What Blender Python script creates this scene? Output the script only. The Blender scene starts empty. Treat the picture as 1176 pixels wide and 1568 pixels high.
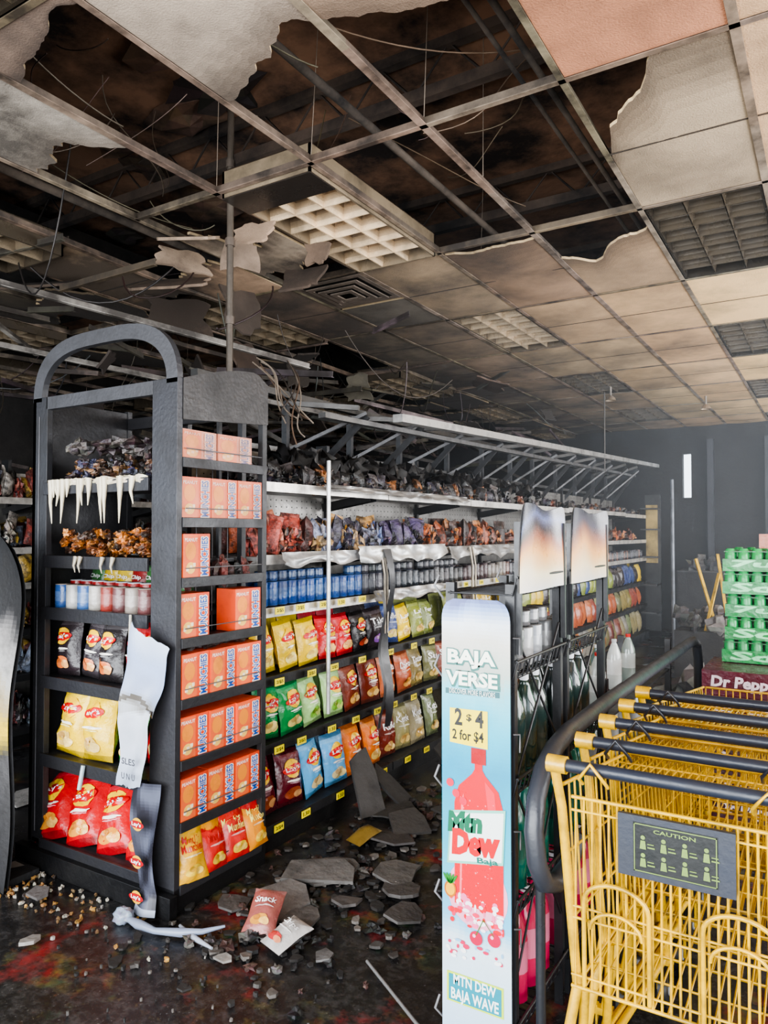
import bpy, math, random
from mathutils import Vector, Matrix, noise
random.seed(11)
R=random.random
def U(a,b): return a+(b-a)*random.random()
def lin(c):
    o=[]
    for x in c:
        x/=255.0
        o.append(x/12.92 if x<=.04045 else ((x+.055)/1.055)**2.4)
    return tuple(o)
def jit(c,a=12): 
    d=U(-a,a); return tuple(max(0,min(255,x+d+U(-a/3,a/3))) for x in c)
def mixc(a,b,t): return tuple(a[i]*(1-t)+b[i]*t for i in range(3))
def ramp(stops,t):
    if t<=stops[0][0]: return stops[0][1]
    for (a,ca),(b,cb) in zip(stops,stops[1:]):
        if t<=b: return mixc(ca,cb,(t-a)/(b-a))
    return stops[-1][1]
def TR(x,y,z,rz=0,rx=0,ry=0):
    return Matrix.Translation((x,y,z))@Matrix.Rotation(rz,4,'Z')@Matrix.Rotation(rx,4,'X')@Matrix.Rotation(ry,4,'Y')
_tc={}
def text_geo(s,shear=0,off=.02):
    k=(s,shear,off)
    if k in _tc: return _tc[k]
    cu=bpy.data.curves.new('t','FONT'); cu.body=s; cu.resolution_u=2; cu.shear=shear; cu.offset=off
    cu.align_x='CENTER'; cu.align_y='CENTER'
    ob=bpy.data.objects.new('t',cu); bpy.context.collection.objects.link(ob)
    bpy.context.view_layer.update()
    dg=bpy.context.evaluated_depsgraph_get(); me=ob.evaluated_get(dg).to_mesh()
    vs=[(v.co.x,v.co.y) for v in me.vertices]; fs=[tuple(p.vertices) for p in me.polygons]
    ob.evaluated_get(dg).to_mesh_clear()
    bpy.data.objects.remove(ob); bpy.data.curves.remove(cu)
    x0=min(v[0] for v in vs);x1=max(v[0] for v in vs);y0=min(v[1] for v in vs);y1=max(v[1] for v in vs)
    vs=[((x-(x0+x1)/2)/(x1-x0),(y-(y0+y1)/2)/(y1-y0)) for x,y in vs]
    _tc[k]=(vs,fs); return _tc[k]

class MB:
    def __init__(s): s.v=[];s.f=[];s.m=[];s.c=[];s.s=[]
    def add(s,vs,fs,col=(128,128,128),mat=0,smooth=False,T=None):
        b=len(s.v)
        if T is None: s.v+=[tuple(p) for p in vs]
        else: s.v+=[tuple(T@Vector(p)) for p in vs]
        multi=isinstance(col,list)
        for i,f in enumerate(fs):
            s.f.append(tuple(b+j for j in f)); s.m.append(mat); s.c.append(lin(col[i] if multi else col)); s.s.append(smooth)
    def box(s,x0,x1,y0,y1,z0,z1,col=(128,128,128),mat=0,T=None):
        vs=[(x0,y0,z0),(x1,y0,z0),(x1,y1,z0),(x0,y1,z0),(x0,y0,z1),(x1,y0,z1),(x1,y1,z1),(x0,y1,z1)]
        fs=[(0,3,2,1),(4,5,6,7),(0,1,5,4),(1,2,6,5),(2,3,7,6),(3,0,4,7)]
        s.add(vs,fs,col,mat,False,T)
    def tube(s,pts,r,col=(60,60,60),mat=0,n=8,T=None,smooth=True):
        pts=[Vector(p) for p in pts]; vs=[];fs=[]
        up=None
        for i,p in enumerate(pts):
            if i==0: d=pts[1]-p
            elif i==len(pts)-1: d=p-pts[i-1]
            else: d=(pts[i+1]-p).normalized()+(p-pts[i-1]).normalized()
            if d.length<1e-9: d=Vector((0,0,1))
            d.normalize()
            if up is None:
                up=Vector((0,0,1)) if abs(d.z)<.9 else Vector((1,0,0))
            a=up-d*up.dot(d)
            if a.length<1e-6: a=d.orthogonal()
            a.normalize(); up=a; b=d.cross(a)
            rr=r[i] if isinstance(r,(list,tuple)) else r
            for k in range(n):
                t=2*math.pi*k/n; q=p+a*math.cos(t)*rr+b*math.sin(t)*rr; vs.append(tuple(q))
        for i in range(len(pts)-1):
            for k in range(n):
                fs.append((i*n+k,i*n+(k+1)%n,(i+1)*n+(k+1)%n,(i+1)*n+k))
        s.add(vs,fs,col,mat,smooth,T)
        m=len(pts)-1
        s.add(vs[:n],[tuple(range(n-1,-1,-1))],col,mat,False,T)
        s.add(vs[m*n:],[tuple(range(n))],col,mat,False,T)
    def bar(s,p,q,w,h,col,mat=0,T=None):
        p=Vector(p);q=Vector(q);d=(q-p).normalized()
        u=Vector((0,0,1)) if abs(d.z)<.95 else Vector((0,1,0))
        a=d.cross(u).normalized()*w/2; b=a.cross(d).normalized()*h/2
        vs=[p-a-b,p+a-b,p+a+b,p-a+b,q-a-b,q+a-b,q+a+b,q-a+b]
        s.add(vs,[(0,1,2,3),(7,6,5,4),(0,4,5,1),(1,5,6,2),(2,6,7,3),(3,7,4,0)],col,mat,False,T)
    def lathe(s,prof,col,mat=0,n=14,T=None,cols=None):
        vs=[];fs=[];cs=[]
        for r,z in prof:
            for k in range(n):
                t=2*math.pi*k/n; vs.append((r*math.cos(t),r*math.sin(t),z))
        for i in range(len(prof)-1):
            for k in range(n):
                fs.append((i*n+k,i*n+(k+1)%n,(i+1)*n+(k+1)%n,(i+1)*n+k)); cs.append(cols[i] if cols else col)
        m=len(prof)-1
        s.add(vs,fs,cs,mat,True,T)
        s.add(vs[m*n:],[tuple(range(n))],cs[-1],mat,False,T)
    def grid(s,fn,nx,nz,colf,mat=0,T=None,smooth=True,flip=False):
        vs=[fn(i/nx,j/nz) for j in range(nz+1) for i in range(nx+1)]
        fs=[];cs=[]
        for j in range(nz):
            for i in range(nx):
                a=j*(nx+1)+i; q=(a,a+1,a+nx+2,a+nx+1)
                fs.append(q[::-1] if flip else q)
                cs.append(colf((i+.5)/nx,(j+.5)/nz) if callable(colf) else colf)
        s.add(vs,fs,cs,mat,smooth,T)
    def poly(s,pts,z0,z1,col,mat=0,T=None):
        n=len(pts); vs=[(x,y,z0) for x,y in pts]+[(x,y,z1) for x,y in pts]
        fs=[tuple(range(n-1,-1,-1)),tuple(range(n,2*n))]+[(i,(i+1)%n,n+(i+1)%n,n+i) for i in range(n)]
        s.add(vs,fs,col,mat,False,T)
    def lump(s,x,y,z,rx,ry,rz,col,mat=0,a=.5,n=9,m=6,seed=None,fr=1.7,cols=None,smooth=False):
        sd=R()*100 if seed is None else seed
        vs=[];fs=[];cs=[]
        for j in range(m+1):
            ph=math.pi*j/m
            for k in range(n):
                t=2*math.pi*k/n
                d=Vector((math.sin(ph)*math.cos(t),math.sin(ph)*math.sin(t),-math.cos(ph)))
                q=1+a*noise.noise(d*fr+Vector((sd,sd*.7,0)))*1.6
                vs.append((x+d.x*rx*q,y+d.y*ry*q,z+d.z*rz*q))
        for j in range(m):
            for k in range(n):
                fs.append((j*n+k,j*n+(k+1)%n,(j+1)*n+(k+1)%n,(j+1)*n+k)); 
                cs.append(jit(random.choice(cols) if cols and R()<.35 else col,14))
        s.add(vs,fs,cs,mat,smooth)
    def text(s,t,cx,cz,w,h,col,mat=0,T=None,yf=None,y=-.001,shear=0,rot=0,off=.02):
        vs,fs=text_geo(t,shear,off)
        out=[]
        cr,sr=math.cos(rot),math.sin(rot)
        for a,b in vs:
            a*=w;b*=h
            x=cx+a*cr-b*sr; z=cz+a*sr+b*cr
            out.append((x,(yf(x,z) if yf else y),z))
        s.add(out,fs,col,mat,False,T)
    def ell(s,cx,cz,rx,rz,col,mat=0,T=None,yf=None,y=-.001,n=18,rot=0):
        vs=[(cx,(yf(cx,cz) if yf else y),cz)];fs=[]
        cr,sr=math.cos(rot),math.sin(rot)
        for q in (.5,1):
            for k in range(n):
                t=2*math.pi*k/n; a=rx*q*math.cos(t); b=rz*q*math.sin(t)
                x=cx+a*cr-b*sr; z=cz+a*sr+b*cr
                vs.append((x,(yf(x,z) if yf else y),z))
        for k in range(n):
            fs.append((0,1+k,1+(k+1)%n)); fs.append((1+k,1+n+k,1+n+(k+1)%n,1+(k+1)%n))
        s.add(vs,fs,col,mat,True,T)
    def flat(s,pts,y,col,mat=0,T=None):
        s.add([(x,y,z) for x,z in pts],[tuple(range(len(pts)))],col,mat,False,T)
    def build(s,name,mats,bevel=0,parent=None):
        me=bpy.data.meshes.new(name); me.from_pydata(s.v,[],s.f)
        for m in mats: me.materials.append(m)
        me.polygons.foreach_set('material_index',s.m); me.polygons.foreach_set('use_smooth',s.s)
        ca=me.color_attributes.new('Col','FLOAT_COLOR','CORNER')
        d=[]
        for f,c in zip(s.f,s.c):
            for _ in f: d+= [c[0],c[1],c[2],1]
        ca.data.foreach_set('color',d); me.update()
        ob=bpy.data.objects.new(name,me); bpy.context.collection.objects.link(ob)
        if bevel:
            b=ob.modifiers.new('b','BEVEL'); b.width=bevel; b.segments=2; b.limit_method='ANGLE'; b.angle_limit=1.0
        if parent: ob.parent=parent
        return ob

def mat(name,rough=.5,metal=0,soot=.5,scale=3,bump=0,bscale=80,sootcol=(.012,.011,.010),lo=.45,hi=.7,rvar=.15,coat=0,xg=None):
    m=bpy.data.materials.new(name); m.use_nodes=True; nt=m.node_tree; N=nt.nodes; K=nt.links
    b=N['Principled BSDF']; at=N.new('ShaderNodeAttribute'); at.attribute_name='Col'
    tc=N.new('ShaderNodeTexCoord'); n1=N.new('ShaderNodeTexNoise'); n1.inputs['Scale'].default_value=scale; n1.inputs['Detail'].default_value=8; n1.inputs['Roughness'].default_value=.65
    K.new(tc.outputs['Object'],n1.inputs['Vector'])
    mr=N.new('ShaderNodeMapRange'); mr.inputs[1].default_value=lo; mr.inputs[2].default_value=hi; mr.inputs[3].default_value=0; mr.inputs[4].default_value=soot
    src=n1.outputs[0]
    if xg:  # soot mix grows towards the room's -X side
        sp=N.new('ShaderNodeSeparateXYZ'); K.new(tc.outputs['Object'],sp.inputs[0])
        g=N.new('ShaderNodeMapRange'); g.inputs[1].default_value=xg[0]; g.inputs[2].default_value=xg[1]; g.inputs[3].default_value=0; g.inputs[4].default_value=xg[2]
        K.new(sp.outputs[0],g.inputs[0])
        ad=N.new('ShaderNodeMath'); ad.operation='ADD'; K.new(n1.outputs[0],ad.inputs[0]); K.new(g.outputs[0],ad.inputs[1]); src=ad.outputs[0]
    K.new(src,mr.inputs[0])
    mx=N.new('ShaderNodeMix'); mx.data_type='RGBA'; mx.inputs[7].default_value=(*sootcol,1)
    K.new(mr.outputs[0],mx.inputs[0]); K.new(at.outputs['Color'],mx.inputs[6]); K.new(mx.outputs[2],b.inputs['Base Color'])
    rr=N.new('ShaderNodeMapRange'); rr.inputs[1].default_value=.3; rr.inputs[2].default_value=.7; rr.inputs[3].default_value=max(.03,rough-rvar); rr.inputs[4].default_value=min(1,rough+rvar)
    K.new(n1.outputs[0],rr.inputs[0]); K.new(rr.outputs[0],b.inputs['Roughness'])
    b.inputs['Metallic'].default_value=metal
    if coat: b.inputs['Coat Weight'].default_value=coat
    if bump:
        n2=N.new('ShaderNodeTexNoise'); n2.inputs['Scale'].default_value=bscale; n2.inputs['Detail'].default_value=5
        K.new(tc.outputs['Object'],n2.inputs['Vector']); bp=N.new('ShaderNodeBump'); bp.inputs['Strength'].default_value=bump; bp.inputs['Distance'].default_value=.01
        K.new(n2.outputs[0],bp.inputs['Height']); K.new(bp.outputs[0],b.inputs['Normal'])
    return m
M_metal=mat('charred_metal',.45,.25,.6,5,.2,60)
M_silver=mat('sooty_steel',.4,.6,.75,5,.1,60)
M_foil=mat('sooty_foil_bag',.27,.0,.55,8,.5,28,lo=.48,hi=.75)
M_burnt=mat('burnt_foil',.42,.1,.85,22,.6,70,lo=.42,hi=.6)
M_card=mat('printed_card',.5,0,.5,6,.05,60,lo=.5,hi=.8)
M_tile=mat('acoustic_tile',.95,0,.93,1.5,.35,140,sootcol=(.022,.016,.012),lo=.43,hi=.90,xg=(-.6,-4.2,.42))
M_tee=mat('ceiling_tee',.5,.2,.92,4.5,.1,60,sootcol=(.018,.013,.010),lo=.34,hi=.66,xg=(-.4,-5,.10))
M_char=mat('charcoal',.7,0,.75,6,.6,40)
M_yel=mat('yellow_enamel',.32,0,.75,9,.1,80,lo=.44,hi=.70,coat=.3)
M_black=mat('black_plastic',.38,0,.3,6,.1,60)
M_deck=mat('burnt_deck',.95,0,.95,1.6,.8,9,sootcol=(.005,.004,.004),lo=.40,hi=.60)
M_pet=mat('clear_plastic_bottle',.15,0,.3,6,0,60,coat=.5)
M_sign=mat('sign_print',.3,0,.22,4,0,60,lo=.5,hi=.8)

CH=3.23; HC=1.68
def GX(i): return HC*(-.505-.348*i)
def GY(j): return HC*(1.58+.76*j)
XL,XR,YF,YB=-9.0,3.4,-1.8,12.5
DZ=4.0
fm=bpy.data.materials.new('burnt_wet_floor'); fm.use_nodes=True
nt=fm.node_tree;N=nt.nodes;K=nt.links;b=N['Principled BSDF']
tc=N.new('ShaderNodeTexCoord')
def nz(scale,det=8,ro=.6):
    n=N.new('ShaderNodeTexNoise'); n.inputs['Scale'].default_value=scale;n.inputs['Detail'].default_value=det;n.inputs['Roughness'].default_value=ro
    K.new(tc.outputs['Object'],n.inputs['Vector']); return n
def mr_(src,a,bb,c=0,d=1):
    m=N.new('ShaderNodeMapRange'); m.inputs[1].default_value=a;m.inputs[2].default_value=bb;m.inputs[3].default_value=c;m.inputs[4].default_value=d
    K.new(src,m.inputs[0]); return m.outputs[0]
def mx_(f,A,B):
    m=N.new('ShaderNodeMix');m.data_type='RGBA'
    K.new(f,m.inputs[0])
    for k,x in ((6,A),(7,B)):
        if isinstance(x,tuple): m.inputs[k].default_value=(*x,1)
        else: K.new(x,m.inputs[k])
    return m.outputs[2]
n1=nz(1.5);n2=nz(18,10,.75);n3=nz(2.6,5,.7);n4=nz(75,6,.8);n5=nz(4.2,4)
c=mx_(mr_(n2.outputs[0],.45,.72),(.010,.010,.011),(.060,.058,.058))
c=mx_(mr_(n4.outputs[0],.60,.74),c,(.26,.25,.24))
sepf=mr_(n3.outputs[0],.53,.68,0,.6)
hue=N.new('ShaderNodeValToRGB'); e=hue.color_ramp
e.elements[0].position=.44;e.elements[0].color=(.36,.02,.02,1);e.elements[1].position=.60;e.elements[1].color=(.03,.12,.06,1)
x=e.elements.new(.52);x.color=(.24,.18,.04,1)
K.new(n5.outputs[0],hue.inputs[0])
c=mx_(sepf,c,hue.outputs[0])
c=mx_(mr_(n1.outputs[0],.52,.65,0,.7),c,(.007,.007,.008))
K.new(c,b.inputs['Base Color'])
K.new(mr_(n1.outputs[0],.36,.54,.42,.05),b.inputs['Roughness'])
bp=N.new('ShaderNodeBump');bp.inputs['Strength'].default_value=.3;bp.inputs['Distance'].default_value=.012
K.new(n2.outputs[0],bp.inputs['Height']);K.new(bp.outputs[0],b.inputs['Normal'])
o=MB();o.box(XL,XR,YF,YB,-.1,0,(30,30,30));o.build('floor',[fm])
M_wall=mat('burnt_wall',.85,0,.9,1.2,.4,20,lo=.32,hi=.62)
o=MB();o.box(XL-.15,XL,YF,YB,0,DZ,(50,46,44));o.build('wall_left',[M_wall])
o=MB();o.box(XR,XR+.15,YF,YB,0,.5,(110,104,98));o.box(XR,XR+.15,YF,YB,2.9,DZ,(110,104,98))
for y in (YF,1.5,5,8.5,YB-.3): o.box(XR,XR+.15,y,y+.3,.5,2.9,(110,104,98))
o.build('wall_right',[M_wall])
sx0,sx1,sz0,sz1=-2.08,-1.95,2.1,2.8
wc=(30,31,36)
o=MB();o.box(XL,sx0,YB,YB+.15,0,DZ,wc);o.box(sx1,XR,YB,YB+.15,0,DZ,wc);o.box(sx0,sx1,YB,YB+.15,0,sz0,wc);o.box(sx0,sx1,YB,YB+.15,sz1,DZ,wc)
o.build('wall_back',[M_wall])
o=MB();o.box(XL,XR,YF-.15,YF,0,.3,(120,110,100));o.box(XL,XR,YF-.15,YF,2.9,DZ,(120,110,100))
for x in (XL,-6.5,-4,-1.5,1,XR-.2): o.box(x,x+.2,YF-.15,YF,.3,2.9,(120,110,100))
o.build('wall_front',[M_wall])
o=MB();o.box(XL,XR,YF,YB,DZ,DZ+.1,(140,104,80))
y=YF+.5
while y<YB:
    o.box(XL,XR,y,y+.05,DZ-.28,DZ-.22,(80,66,56)); o.box(XL,XR,y,y+.05,DZ-.05,DZ,(80,66,56))
    x=XL
    while x<XR-.3:
        o.tube([(x,y+.025,DZ-.25),(x+.2,y+.025,DZ-.03),(x+.4,y+.025,DZ-.25)],.008,(70,58,50),n=4); x+=.4
    y+=1.5
o.box(-5.6,-5.0,-1.5,11,3.55,3.9,(50,46,42))
for x,z,r_ in ((-1.02,3.42,.014),(-1.09,3.40,.01),(-.30,3.5,.03),(-1.9,3.5,.02),(-3.7,3.45,.025),(.4,3.45,.02)): o.tube([(x,YF,z),(x+.05,YB,z)],r_,(95,84,74),n=8)
for k in range(40): o.lump(U(-5.5,.3),U(.3,5),DZ-.02,U(.1,.3),U(.1,.3),U(.02,.05),random.choice([(110,84,66),(80,62,50),(60,50,44)]),n=9,m=5)
for k in range(200): o.lump(random.gauss(-2.6,.35) if k%2 else random.gauss(-1.1,.3),random.gauss(1.3,.4) if k%2 else random.gauss(2.0,.4),DZ-.03,U(.008,.02),U(.008,.02),.008,(180,160,135),n=5,m=4)
o.build('roof_deck',[M_deck])

o=MB()
def tee(p,q,col=(150,138,124),w=.026):
    o.bar(p,q,w,.004,col); p2=(p[0],p[1],p[2]+.02);q2=(q[0],q[1],q[2]+.02); o.bar(p2,q2,.004,.036,mixc(col,(60,55,50),.4))
for i in range(-6,15):
    x=GX(i)
    if x>XR or x<XL: continue
    y=YF+.05
    while y<YB-.05:
        y2=min(y+1.277,YB-.02)
        sag=(lambda yy:(.14*max(0,noise.noise(Vector((x*.6,yy*.5,3)))) if i>4 else 0))
        tee((x,y,CH-sag(y)),(x,y2,CH-sag(y2)),jit((176,156,134),15),.034 if i%2 else .026); y=y2
for j in range(-3,9):
    y=GY(j)
    if y<YF or y>YB: continue
    for i in range(-6,14):
        xa,xb=GX(i),GX(i+1)
        if xb<XL or xa>XR: continue
        if i>=4 and R()<.22: continue
        s=(.14*max(0,noise.noise(Vector((xb*.6,y*.5,3)))) if i>3 else 0)
        tee((xa,y,CH-(s if i>4 else 0)),(xb,y,CH-s),jit((162,142,120),15))
for k in range(74):
    x=U(-8,-3.0);y=U(3.6,11.5);z=U(2.35,3.15);a=random.choice([0,math.pi/2])+U(-.35,.35);l=U(.4,1.5)
    x2=min(x+math.cos(a)*l,-2.7)
    tee((x,y,z),(x2,y+math.sin(a)*l,z+U(-.35,.25)),jit((126,116,108),38))
for k in range(8):
    x=U(-5.4,-3.8);y=U(2.4,3.8);z=U(2.95,3.2);a=random.choice([0,math.pi/2])+U(-.2,.2);l=U(.4,.9)
    tee((x,y,z),(x+math.cos(a)*l,y+math.sin(a)*l,z+U(-.12,.12)),jit((120,108,98),25))
for (p_,q_) in (((-4.6,1.5,3.12),(-3.2,4.2,2.72)),((-5.6,2.2,3.0),(-3.7,5.5,2.55)),((-4.2,1.6,3.2),(-5.2,3.4,2.9))):
    tee(p_,q_,(200,192,182),.036)
o.build('ceiling_grid',[M_tee])

# ---------------- tiles
o=MB()
def tile(a,b_,y0=0,y1=1,j0=0,j1=0,col=(170,145,115),x0=0,x1=1,z=0,tilt=0,sk0=0,sk1=0,hf=.12,ph=0,cv0=0,cv1=0):
    xa,xb=GX(a+1)+.014,GX(a)-.014; ya,yb=GY(b_)+.014,GY(b_+1)-.014
    w=xb-xa;h=yb-ya; sd=a*3.1+b_*7.7+ph
    n=30; lo=[];hi=[]
    for k in range(n+1):
        s_=k/n; fx=x0+(x1-x0)*s_
        e0=y0+sk0*(s_-.5)+cv0*math.sin(math.pi*s_)+j0*noise.noise(Vector((fx*2.4+sd,sd,0)))+(j0*hf*noise.noise(Vector((fx*16+sd,sd,4))))
        e1=y1+sk1*(s_-.5)+cv1*math.sin(math.pi*s_)+j1*noise.noise(Vector((fx*2.4+sd,sd,9)))+(j1*hf*noise.noise(Vector((fx*16+sd,sd,14))))
        lo.append((fx,max(0,min(1,e0)))); hi.append((fx,max(0,min(1,e1))))
    m=16; col2=jit(col,8)
    vs=[];fs=[];cs=[]
    for r_ in range(m+1):
        for k in range(n+1):
            fx=lo[k][0]; fy=lo[k][1]+(hi[k][1]-lo[k][1])*r_/m
            zz=CH+.004+z-tilt*abs(math.sin(2*math.pi*fy))*math.sin(math.pi*fx)
            vs.append((xa+w*fx,ya+h*fy,zz))
    for r_ in range(m):
        for k in range(n):
            q=r_*(n+1)+k; fs.append((q,q+n+1,q+n+2,q+1))
            edge=1
            if j0: edge=min(edge,(r_+.5)/m*3)
            if j1: edge=min(edge,(1-(r_+.5)/m)*3)
            cs.append(mixc(mixc(col2,(40,28,20),.45),col2,min(1,edge)) )
    o.add(vs,fs,cs,0,True)
    vs2=[(v[0],v[1],v[2]+.015) for v in vs]
    o.add(vs2,[f[::-1] for f in fs],(60,50,42),0,False)
    ring=[k for k in range(n+1)]+[r_*(n+1)+n for r_ in range(1,m+1)]+[m*(n+1)+k for k in range(n-1,-1,-1)]+[r_*(n+1) for r_ in range(m-1,0,-1)]
    rv=[vs[k] for k in ring]+[vs2[k] for k in ring]; L=len(ring)
    o.add(rv,[(k,(k+1)%L,L+(k+1)%L,L+k) for k in range(L)],(225,195,150),0,False)
    if y0<.3 and y1>.7: o.box(xa+w*x0,xa+w*x1,ya+h*.5-.005,ya+h*.5+.005,CH+z+.0015,CH+z+.006,mixc(col2,(20,14,10),.75))
lights=[]
for a in range(-6,14):
    for b_ in range(-3,8):
        if GX(a+1)<XL or GX(a)>XR or GY(b_)<YF or GY(b_+1)>YB+.5: continue
        isl=((a-2)%6==0 and b_%2==0) or ((a+1)%6==0 and b_%2!=0)
        if isl and (a,b_)!=(-1,-1): 
            lights.append((a,b_)); continue
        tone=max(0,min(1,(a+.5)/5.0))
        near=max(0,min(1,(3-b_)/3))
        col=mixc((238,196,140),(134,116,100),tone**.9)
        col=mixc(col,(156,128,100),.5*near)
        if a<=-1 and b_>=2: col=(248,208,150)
        if (a,b_)==(-1,-1): tile(a,b_,0,1,0,0,(188,128,92))
        elif (a,b_)==(-1,0): tile(a,b_,.22,1,.3,0,(172,148,124),sk0=-.5,tilt=.015,cv0=-.12)
        elif (a,b_) in((0,0),(1,0)): continue
        elif (a,b_)==(0,1): tile(a,b_,.36,1,.2,0,(182,150,114),sk0=-.22)
        elif (a,b_)==(1,1): tile(a,b_,.05,1,.07,0,(164,134,106),tilt=.03)
        elif (a,b_)==(0,-1): tile(a,b_,0,.52,0,.12,(170,144,122),sk1=.12)
        elif (a,b_)==(1,-1): tile(a,b_,0,.50,0,.10,(204,184,164),sk1=-.14,cv1=-.06,hf=.3)
        elif (a,b_)==(2,-1): tile(a,b_,0,.12,0,.1,(150,124,106))
        elif (a,b_)==(3,-1): tile(a,b_,0,.54,0,.14,(240,222,202),hf=.3)
        elif (a,b_)==(4,-1): tile(a,b_,0,.45,0,.25,(160,136,118))
        elif (a,b_)==(3,0): tile(a,b_,.34,.80,.2,.2,(245,216,186),x0=.02,x1=.98,z=-.02,sk0=.1,hf=.5)
        elif (a,b_)==(4,0): tile(a,b_,.50,1,.3,0,(230,190,156),z=-.01,hf=.4)
        elif (a,b_)==(5,0): tile(a,b_,.0,.8,0,.3,(235,196,160),z=-.02)
        elif (a,b_)==(3,1): tile(a,b_,.5,1,0,0,(120,108,98))
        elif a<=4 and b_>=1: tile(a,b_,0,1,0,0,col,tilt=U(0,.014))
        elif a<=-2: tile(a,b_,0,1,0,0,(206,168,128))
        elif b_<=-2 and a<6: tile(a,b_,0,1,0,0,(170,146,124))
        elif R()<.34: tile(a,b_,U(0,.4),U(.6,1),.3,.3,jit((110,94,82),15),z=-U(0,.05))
def flap(x,y,z,w,h,rz,rx,col,ry=0):
    pts=[]; n=22;sd=R()*50
    for k in range(n):
        t=2*math.pi*k/n; q=1+.45*noise.noise(Vector((math.cos(t)*2+sd,math.sin(t)*2,sd)))
        sx=max(-1,min(1,1.45*math.cos(t)));sy=max(-1,min(1,1.45*math.sin(t)))
        pts.append((sx*w/2*q,sy*h/2*q))
    o.poly(pts,-.008,.008,col,0,TR(x,y,z,rz,rx,ry))
for f_ in ((-2.62,2.95,3.14,.2,.13,.3,1.1,(190,160,134)),(-2.85,3.1,3.12,.2,.16,.8,-1.1,(176,150,128)),(-2.5,3.35,3.13,.14,.12,.1,1.4,(150,124,104)),(-3.0,2.85,3.16,.3,.25,.5,.4,(220,188,158)),(-3.5,3.2,3.1,.4,.25,.4,.5,(170,144,122)),(-3.9,3.6,3.05,.4,.3,1.0,1.1,(130,108,92)),(-1.15,1.45,3.34,.06,.36,.5,.5,(215,190,160)),(-3.3,3.6,3.0,.25,.3,1.3,1.2,(90,76,66)),(-2.8,3.6,3.12,.25,.2,.2,.9,(120,100,86)),(-4.3,2.9,3.15,.5,.3,.4,.4,(180,150,126)),(-3.2,3.0,3.12,.3,.14,1.2,1.2,(200,172,146))): flap(*f_)
for k in range(38): flap(U(-7.5,-3.0),U(3.4,10),U(2.6,3.15),U(.12,.4),U(.1,.35),U(0,3),U(-1.4,1.4),jit((96,82,72),24))
o.build('ceiling',[M_tile])

# ---------------- lights
M_louv=mat('louver_aluminium',.3,.35,.7,4,.05,50,sootcol=(.03,.022,.016),lo=.42,hi=.7)
for (a,b_) in lights:
    o=MB(); xa,xb=GX(a+1)+.02,GX(a)-.02;ya,yb=GY(b_)+.02,GY(b_+1)-.02
    first=(a==2 and b_==0)
    dk=.5 if a>=5 else (1.0 if first else (.72 if a==2 and b_==2 else .36))
    c=tuple(min(255,v*dk) for v in (250,222,184)); z=CH+.003-(.02 if first else 0)
    if (a>=5): z-=U(0,.1)
    H=.11
    o.box(xa,xb,ya,yb,z+H+.02,z+H+.025,(12,11,10) if not first else (56,44,36))
    for (p,q,r_,s_) in ((xa,xa+.012,ya,yb),(xb-.012,xb,ya,yb),(xa,xb,ya,ya+.012),(xa,xb,yb-.012,yb)): o.box(p,q,r_,s_,z-.002,z+H+.02,tuple(v*.6 for v in c))
    def blade(p,q,along):
        for s_ in (-1,1):
            prof=[(.003,0),(.005,.03),(.011,.06),(.020,.085)]
            for (w0,h0),(w1,h1) in zip(prof,prof[1:]):
                if along=='y': vs=[(p[0]+s_*w0,p[1],z+h0),(p[0]+s_*w0,q[1],z+h0),(p[0]+s_*w1,q[1],z+h1),(p[0]+s_*w1,p[1],z+h1)]
                else: vs=[(p[0],p[1]+s_*w0,z+h0),(q[0],p[1]+s_*w0,z+h0),(q[0],p[1]+s_*w1,z+h1),(p[0],p[1]+s_*w1,z+h1)]
                o.add(vs,[(0,1,2,3)],mixc(c,(70,54,40),.55*(h0/.06)) if first else c,0,True)
    for k in (1,2):
        x=xa+(xb-xa)*k/3; blade((x,ya),(x,yb),'y')
    nc=7
    for k in range(1,nc):
        y=ya+(yb-ya)*k/nc; blade((xa,y),(xb,y),'x')
    if first:
        o.box(xa,xb,ya,ya+.2,z-.01,z-.004,(56,50,46))
    o.build('ceiling_light',[M_louv])
o=MB(); cx=(GX(3)+GX(4))/2; cy=GY(1)+.31
for k,(s,zz) in enumerate(((.27,0),(.21,-.012),(.15,-.02),(.09,-.026))):
    for (p,q,r_,s_) in ((-s,s,-s,-s+.035),(-s,s,s-.035,s),(-s,-s+.035,-s+.035,s-.035),(s-.035,s,-s+.035,s-.035)):
        o.box(cx+p,cx+q,cy+r_,cy+s_,CH+zz-.004,CH+zz+.004,(110,98,88))
o.box(cx-.28,cx+.28,cy-.28,cy+.28,CH+.02,CH+.1,(14,14,14))
o.build('air_vent',[M_metal])

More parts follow.
